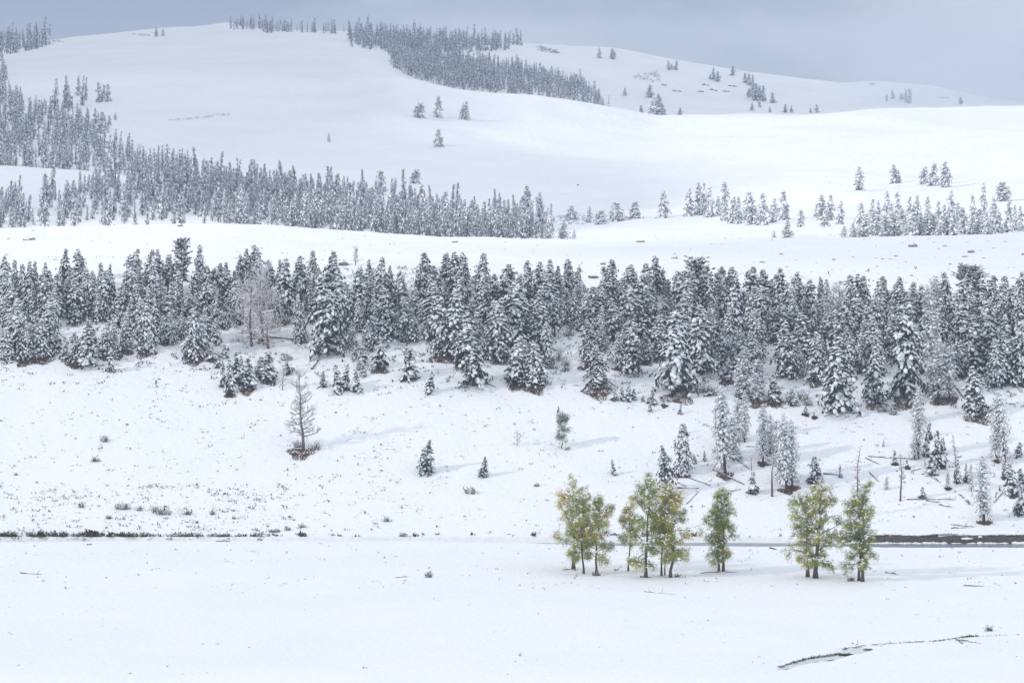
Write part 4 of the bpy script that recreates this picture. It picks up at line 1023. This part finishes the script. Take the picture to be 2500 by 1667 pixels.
# ------------------------------------------------------------------ forests beyond the counted trees (masses)
def lowtree(seed, pine=False, nb=330):
    pr = conifer(seed, H=12, Rr=1.75 if not pine else 2.0, start=.0, power=.95 if not pine else .65, droop=.45, nbr=nb, snow=.6 if not pine else .75, lod=2, leaf='frosted')
    out = []
    for k in ('trunk', 'crown', 'snow'):
        me = pr[k]; v = np.empty(len(me.vertices) * 3, np.float32); me.vertices.foreach_get('co', v)
        f_ = np.empty(len(me.loops), np.int32); me.loops.foreach_get('vertex_index', f_)
        out.append((v.reshape(-1, 3), f_.reshape(-1, 3)))
        bpy.data.meshes.remove(me)
    return out
LOWA = [lowtree(1000 + i, i > 3) for i in range(7)]
LOWB = [lowtree(1100 + i, i > 4, 140) for i in range(7)]
def stuff_forest(name, pts, label, mats, LOW):
    """pts: (x, y, z, height, widthscale)"""
    MBs = [MB(), MB(), MB()]; rg = np.random.default_rng(len(pts))
    for (x, y, z, h, ws) in pts:
        pr = LOW[rg.integers(len(LOW))]; a = rg.uniform(0, 6.28); s = h / 12
        ca, sa = math.cos(a), math.sin(a)
        for mbx, (v, f_) in zip(MBs, pr):
            w = np.stack([(v[:, 0] * ca - v[:, 1] * sa) * s * ws + x, (v[:, 0] * sa + v[:, 1] * ca) * s * ws + y, v[:, 2] * s + z - .2], 1)
            mbx.add(w, f_)
    r = bpy.data.objects.new(name, None)
    V = MB(); me = None
    # one object: the three materials share one mesh
    for mbx in MBs: V.V += mbx.V; V.F += [q + (0) for q in []]
    off = 0; F_, MI = [], []
    allV = []
    for k, mbx in enumerate(MBs):
        vv = np.concatenate(mbx.V); ff = np.concatenate(mbx.F) + off
        allV.append(vv); F_.append(ff); MI.append(np.full(len(ff), k, np.int32)); off += len(vv)
    bpy.data.objects.remove(r)
    mb = MB(); mb.add(np.concatenate(allV), np.concatenate(F_))
    me = mb.mesh(name, mats[0]); me.materials.append(mats[1]); me.materials.append(mats[2])
    me.polygons.foreach_set('material_index', np.concatenate(MI))
    return tag(link(name, me), label, 'forest', None, 'stuff')
def poly_pts(poly, n, dmin, hpx, rg, ws=(1.0, 1.5), hvar=.22, clump=0):
    P = np.array(poly, float); lo, hi = P.min(0), P.max(0); out = []; tries = 0
    while len(out) < n and tries < n * 60:
        tries += 1
        u, y = rg.uniform(lo[0], hi[0]), rg.uniform(lo[1], hi[1])
        if not inpoly(np.array(u), np.array(y), poly): continue
        if clump and mnoise.noise(Vector((u * .02, y * .05, clump))) < rg.uniform(-.6, .25): continue
        p = ground(u, y, dmin); k = p.y / FPX
        hp = hpx(u, y) * (1 + rg.normal(0, hvar)); out.append((p.x, p.y, p.z, max(2.5, .84 * hp * k), rg.uniform(*ws)))
    return out
rgf = np.random.default_rng(21)
FM = [M['bark'], M['needles_hazed'], M['snow']]
# wood behind the bench (left and middle)
A = poly_pts([(-150, 560), (-150, 500), (60, 490), (200, 470), (330, 440), (420, 455), (560, 480), (700, 500), (820, 510), (640, 545), (350, 552), (100, 556)], 260, 1075, lambda u, y: 64, rgf, clump=3.3, hvar=.32)
A += poly_pts([(330, 470), (460, 440), (560, 452), (760, 480), (900, 500), (1100, 520), (1250, 530), (1345, 545), (1350, 588), (1100, 583), (900, 575), (700, 560), (560, 550), (450, 530)], 680, 1075, lambda u, y: 64 - max(0, (u - 900) * .02), rgf, hvar=.32)
A += poly_pts([(700, 560), (1000, 580), (1340, 588), (1340, 575), (1000, 560), (750, 540)], 190, 1075, lambda u, y: 72, rgf, hvar=.3)
stuff_forest('forest', A, 'frosted conifer wood standing behind the snowy bench on the left', [M['bark'], M['frosted'], M['snow']], LOWA)
# wood on the hill foot at the left
B = poly_pts([(-250, 210), (15, 212), (24, 228), (60, 262), (125, 270), (180, 262), (150, 286), (190, 300), (248, 322), (215, 335), (330, 385), (480, 425), (620, 452), (760, 472), (900, 490), (1000, 500), (900, 512), (700, 486), (500, 452), (250, 422), (0, 420), (-250, 420)], 1350, 1430, lambda u, y: 46 if y > 300 else 40, rgf, hvar=.32)
B += poly_pts([(-250, 130), (0, 135), (30, 134), (70, 126), (122, 112), (118, 98), (40, 100), (-60, 100)], 190, 2160, lambda u, y: 47, rgf)
B += poly_pts([(-250, 135), (6, 138), (14, 160), (22, 205), (-60, 210)], 110, 1900, lambda u, y: 50, rgf)
stuff_forest('forest', B, 'blue-grey conifer wood on the hill foot at the left edge', FM, LOWB)
# wood filling the valley below the ridge
Cc = poly_pts([(856, 116), (900, 122), (946, 126), (958, 168), (1020, 195), (1100, 216), (1240, 232), (1330, 238), (1400, 252), (1490, 266), (1470, 250), (1440, 225), (1390, 200), (1350, 190), (1260, 168), (1150, 150), (1090, 135), (1050, 118), (980, 108), (900, 112)], 1600, 2165, lambda u, y: 29, rgf, hvar=.35)
Cc += poly_pts([(1090, 128), (1180, 128), (1240, 122), (1276, 110), (1260, 104), (1150, 100), (1000, 90), (900, 82), (850, 82), (855, 112), (960, 112), (1040, 118)], 420, 2400, lambda u, y: 31, rgf, hvar=.35)
Cc += poly_pts([(562, 74), (600, 74), (700, 79), (860, 84), (860, 79), (700, 74), (600, 64), (562, 62)], 110, 2700, lambda u, y: 25, rgf, hvar=.35)
Cc += poly_pts([(640, 82), (672, 82), (672, 78), (640, 78)], 8, 2500, lambda u, y: 28, rgf)
stuff_forest('forest', Cc, 'blue-grey conifer wood filling the hollow below the ridge', FM, LOWB)

# scrub: patches of frosted brush on the hills and the meadow
mb = MB()
def scrub(poly, n, dmin, r0, r1, rg):
    for (x, y, z, h, w) in poly_pts(poly, n, dmin, lambda u, yy: 10, rg):
        r_ = rg.uniform(r0, r1); k = 9
        P = np.array([x, y, z]) + rg.normal(0, .4, (k, 3)) * (r_, r_, r_ * .6)
        spikes(mb, P, rg.normal(0, 1, (k, 3)) + (0, 0, .8), rg.uniform(.6, 1.3, k) * r_, r_ * .2, rg)
scrub([(1345, 535), (1360, 530), (1440, 525), (1540, 528), (1560, 520), (1545, 540), (1440, 548), (1350, 550)], 150, 1066, .5, 1.2, rgf)
scrub([(412, 293), (480, 287), (560, 277), (563, 281), (480, 292), (415, 297)], 70, 1480, .4, .8, rgf)
scrub([(325, 82), (365, 86), (365, 90), (325, 86)], 30, 1480, .5, 1., rgf)
scrub([(128, 98), (158, 102), (158, 106), (130, 104)], 30, 1480, .5, 1., rgf)
scrub([(1305, 112), (1360, 126), (1368, 132), (1320, 128)], 50, 2170, .8, 2., rgf)
scrub([(1545, 188), (1610, 172), (1612, 196), (1600, 205), (1550, 192)], 50, 2170, .8, 1.6, rgf)
scrub([(580, 545), (760, 500), (800, 540), (700, 560)], 140, 1066, .5, 1.2, rgf)
scrub([(240, 300), (270, 300), (265, 325), (240, 325)], 50, 1480, .6, 1.2, rgf)
tag(link('scrub', mb.mesh('scrub', M['frosted'])), 'frosted low scrub in patches on the hills and meadow', 'scrub', None, 'stuff')

# sagebrush and grass tips poking through the snow
mb = MB(); rg = np.random.default_rng(8)
def specks(n, u0, u1, y0, y1, s0, s1, thr, lam, dmin=0, k=4):
    c = 0
    while c < n:
        u, y = rg.uniform(u0, u1), rg.uniform(y0, y1)
        p = ground(u, y, dmin)
        if mnoise.noise(Vector((p.x / lam, p.y / lam * .7, 3.))) + rg.normal(0, .25) < thr: 
            c += .12; continue
        s = s0 * (s1 / s0) ** (rg.random() ** 2.2); c += 1
        P = np.array(p) + rg.normal(0, .3, (k, 3)) * (s * 1.4, s, .05)
        spikes(mb, P - (0, 0, .03), rg.normal(0, .8, (k, 3)) + (0, 0, 1.0), rg.uniform(.5, 1.2, k) * s, s * .28, rg)
specks(1700, -80, 1000, 880, 1310, .16, .7, .05, 6.)
specks(1200, -80, 720, 1180, 1318, .2, .8, .05, 5.)
specks(1800, 900, 2580, 960, 1318, .16, .65, .1, 6.)
specks(700, -80, 2580, 1325, 1440, .14, .5, .15, 9.)
specks(420, -80, 2580, 1440, 1660, .1, .4, .2, 9.)
specks(2200, -80, 2580, 655, 960, .2, .9, .05, 6.)
specks(700, 750, 1100, 655, 740, .25, .9, .15, 5.)
specks(900, -80, 2580, 560, 690, .14, .5, .2, 9., 905)
specks(900, 300, 2580, 160, 540, .16, .5, .1, 30., 1480)
tag(link('grass_tips', mb.mesh('grass_tips', M['sage'])), 'dark sagebrush and grass tips poking through the snow', 'grass', None, 'stuff')

# broken dark line of brush along the far riverbank
mb = MB(); rg = np.random.default_rng(18)
for u in np.arange(-60, 2100, 1.1):
    a_ = mnoise.noise(Vector((u * .025, 4, 0))) + .6 * mnoise.noise(Vector((u * .11, 9, 0)))
    if a_ + rg.normal(0, .18) < (-.05 if u < 330 else .1 if u < 680 else .42): continue
    d_ = FAR_D + rg.uniform(.4, 2.6) + .8 * mnoise.noise(Vector((u * .05, 1, 0)))
    x_ = (u - 1250) / FPX * d_; k = 7; s_ = rg.uniform(.25, .6) * (1 + max(0, a_)) * (1.6 if u < 330 else .95)
    spikes(mb, np.array([x_, d_, zat(x_, d_) - .05]) + rg.normal(0, .2, (k, 3)) * (1, .6, .3), rg.normal(0, .7, (k, 3)) + (0, 0, .9), rg.uniform(.5, 1.3, k) * s_, s_ * .32, rg)
tag(link('bank_brush', mb.mesh('bank_brush', M['brush'])), 'broken dark line of brush along the far riverbank', 'brush', None, 'stuff')

# dark brush under the slope wood
mb = MB(); rg = np.random.default_rng(28); c_ = 0
while c_ < 1500:
    u = rg.uniform(-60, 2560); y = rg.uniform(Y_EDGE(u) + 30, low_edge(u) + 12)
    if mnoise.noise(Vector((u * .02, y * .03, 8))) + rg.normal(0, .25) < .0: continue
    p = ground(u, y); c_ += 1; s_ = rg.uniform(.3, 1.0); k = 8
    spikes(mb, np.array(p) + rg.normal(0, .4, (k, 3)) * (s_ * 1.2, s_, .15), rg.normal(0, .8, (k, 3)) + (0, 0, .8), rg.uniform(.5, 1.2, k) * s_, s_ * .26, rg)
tag(link('understory_brush', mb.mesh('understory_brush', M['needles_thin'])), 'dark brush growing under the trees of the slope wood', 'brush', None, 'stuff')

# brown grass showing under the trees
mb = MB(); rg = np.random.default_rng(9)
for (p, r_, rw) in BASES:
    if rg.random() > (.75 if r_ > 1.1 else .3): continue
    r_ = min(max(r_ * 1.1, .6), 3.6)
    n = int(230 * r_ * (1.0 if rw == 'lower' else .6))
    a = rg.uniform(0, 6.28, n); q = np.sqrt(rg.random(n)) * r_ * (1 + .3 * np.sin(a * 3 + p.x))
    X = p.x + np.cos(a) * q * 1.05; Yy = p.y - r_ * 1.1 + np.sin(a) * q * 1.1
    Zz = height(u_of(X, Yy), Yy)
    spikes(mb, np.stack([X, Yy, Zz - .04], 1), np.stack([rg.normal(0, .6, n), rg.normal(0, .6, n) - .3, rg.uniform(.4, 1., n)], 1), rg.uniform(.25, .6, n), rg.uniform(.12, .26, n), rg)
tag(link('dry_grass', mb.mesh('dry_grass', M['dry_grass'])), 'brown dry grass and needles bare of snow under the trees', 'grass', None, 'stuff')

# dark grass along the creek
mb = MB(); rg = np.random.default_rng(10)
def along(pts, per, s0, s1):
    for (a, b_) in zip(pts[:-1], pts[1:]):
        n = max(2, int(math.hypot(b_[0] - a[0], b_[1] - a[1]) * per))
        for t in rg.random(n):
            x, y = px2plain((a[0] + (b_[0] - a[0]) * t, a[1] + (b_[1] - a[1]) * t + rg.normal(0, .4)))
            k = 6; s = rg.uniform(s0, s1)
            spikes(mb, np.array([x, y, -.05]) + rg.normal(0, .12, (k, 3)) * (1.4, 1, .3), rg.normal(0, .6, (k, 3)) + (0, 0, .8), rg.uniform(.5, 1.1, k) * s, s * .3, rg)
along([(1900, 1629), (1930, 1620), (1972, 1607), (2010, 1602), (2055, 1594)], .8, .16, .5)
along([(2040, 1586), (2115, 1577), (2165, 1572), (2245, 1567), (2295, 1564), (2345, 1556)], .7, .12, .36)
along([(2345, 1556), (2390, 1553)], 1.0, .2, .5)
along([(2390, 1553), (2490, 1549)], .5, .12, .3)
along([(2112, 1586), (2128, 1585)], 2, .2, .4)
along([(2050, 1599), (2075, 1597)], 2, .2, .4)
tag(link('creek_grass', mb.mesh('creek_grass', M['shrub'])), 'dark grass along the far edge of the small creek', 'grass', None, 'stuff')

# ------------------------------------------------------------------ unseen clouds added to shade the hills, bench and valley floor
def shade_cloud(gx, gy, rx, ry, alt, label, dens, seed):
    """a flat-bottomed heap of cloud added out of view, upsun of the ground point it shades"""
    m, n, l, b = mat('shade_cloud_' + str(seed), (.9, .9, .92), 1, 0)
    t = n.new('ShaderNodeBsdfTransparent'); mx = n.new('ShaderNodeMixShader'); mx.inputs[0].default_value = dens
    l.new(t.outputs[0], mx.inputs[1]); l.new(b.outputs[0], mx.inputs[2]); l.new(mx.outputs[0], n['Material Output'].inputs['Surface'])
    k = alt / SUNDIR.z
    c = Vector((gx, gy, 60)) + SUNDIR * k
    v, f_ = ICO2_V, ICO2_F
    # refine once more for a lumpy outline
    vv, ff = v.tolist(), []
    cache = {}
    def mid(a, b2):
        kk = (min(a, b2), max(a, b2))
        if kk not in cache:
            mm = np.array(vv[a]) + np.array(vv[b2]); mm /= np.linalg.norm(mm); vv.append(mm.tolist()); cache[kk] = len(vv) - 1
        return cache[kk]
    for _ in range(2):
        ff = []; cache = {}
        for a, b2, c2 in f_:
            ab, bc, ca = mid(a, b2), mid(b2, c2), mid(c2, a); ff += [(a, ab, ca), (b2, bc, ab), (c2, ca, bc), (ab, bc, ca)]
        f_ = ff
    V = np.array(vv)
    d_ = np.array([1 + .3 * mnoise.noise(Vector(q * 1.6) + Vector((seed, 0, 0))) + .16 * mnoise.noise(Vector(q * 4) + Vector((0, seed, 0))) for q in V])
    V = V * d_[:, None] * (rx, ry, 34); V[:, 2] = np.where(V[:, 2] < -10, -10 + .1 * (V[:, 2] + 10), V[:, 2])
    mb = MB(); mb.add(V, f_)
    o = link('shade_cloud', mb.mesh('shade_cloud', m, True)); o.location = c
    tag(o, label, 'shade_cloud', None, 'structure')
shade_cloud(60, 2800, 700, 520, 900, 'grey cloud added out of view to shade the far hills', .7, 3)
shade_cloud(-330, 2330, 390, 660, 900, 'grey cloud added out of view to shade the left hillside', .6, 9)
shade_cloud(860, 3060, 900, 760, 560, 'dark cloud added out of view to dim the far hills', .30, 8)  # unseen, put in to cut the sky light reaching the far hills
shade_cloud(-290, 1620, 310, 470, 900, 'grey cloud added out of view to shade the left wood', .5, 4)
shade_cloud(0, 690, 520, 190, 900, 'long grey cloud added out of view to thin the sun on the valley floor', .24, 5)
shade_cloud(170, 985, 175, 70, 900, 'small grey cloud added out of view to shade the right of the bench', .3, 6)

# a bank of mist at the right end of the far ridge
mb = MB(); mb.add(ICO2_V * 1.05, ICO2_F)
mm_ = bpy.data.materials.new('mist'); mm_.use_nodes = True
nn_, ll_ = mm_.node_tree.nodes, mm_.node_tree.links; nn_.clear()
oo_ = nn_.new('ShaderNodeOutputMaterial'); vv_ = nn_.new('ShaderNodeVolumePrincipled')
tc_ = nn_.new('ShaderNodeTexCoord'); gr_ = nn_.new('ShaderNodeTexGradient'); gr_.gradient_type = 'SPHERICAL'
pw_ = nn_.new('ShaderNodeMath'); pw_.operation = 'MULTIPLY'; pw_.inputs[1].default_value = .011
sq_ = nn_.new('ShaderNodeMath'); sq_.operation = 'POWER'; sq_.inputs[1].default_value = 1.6
ll_.new(tc_.outputs['Object'], gr_.inputs[0]); ll_.new(gr_.outputs['Fac'], sq_.inputs[0]); ll_.new(sq_.outputs[0], pw_.inputs[0])
ll_.new(pw_.outputs[0], vv_.inputs['Density'])
vv_.inputs['Color'].default_value = (.9, .93, 1.0, 1)
ll_.new(vv_.outputs[0], oo_.inputs['Volume'])
o = link('mist', mb.mesh('mist', mm_)); o.location = (400, 2560, 84); o.scale = (230, 330, 60)
tag(o, 'bank of mist at the right end of the far ridge', 'mist', None, 'stuff')

# ------------------------------------------------------------------ haze
mb = MB()
x0, x1, y0, y1, z0, z1 = -2650, 2650, -650, 4350, -5.5, 172
mb.add([(x0, y0, z0), (x1, y0, z0), (x1, y1, z0), (x0, y1, z0), (x0, y0, z1), (x1, y0, z1), (x1, y1, z1), (x0, y1, z1)],
       [(0, 2, 1), (0, 3, 2), (4, 5, 6), (4, 6, 7), (0, 1, 5), (0, 5, 4), (1, 2, 6), (1, 6, 5), (2, 3, 7), (2, 7, 6), (3, 0, 4), (3, 4, 7)])
hm = bpy.data.materials.new('haze'); hm.use_nodes = True
hn = hm.node_tree.nodes; hn.clear()
ho = hn.new('ShaderNodeOutputMaterial'); pv = hn.new('ShaderNodeVolumePrincipled')
pv.inputs['Color'].default_value = (.74, .85, 1.0, 1)
pv.inputs['Density'].default_value = .00008
pv.inputs['Anisotropy'].default_value = .2
hm.node_tree.links.new(pv.outputs[0], ho.inputs['Volume'])
tag(link('haze', mb.mesh('haze', hm)), 'thin cold haze over the valley', 'haze', None, 'stuff')
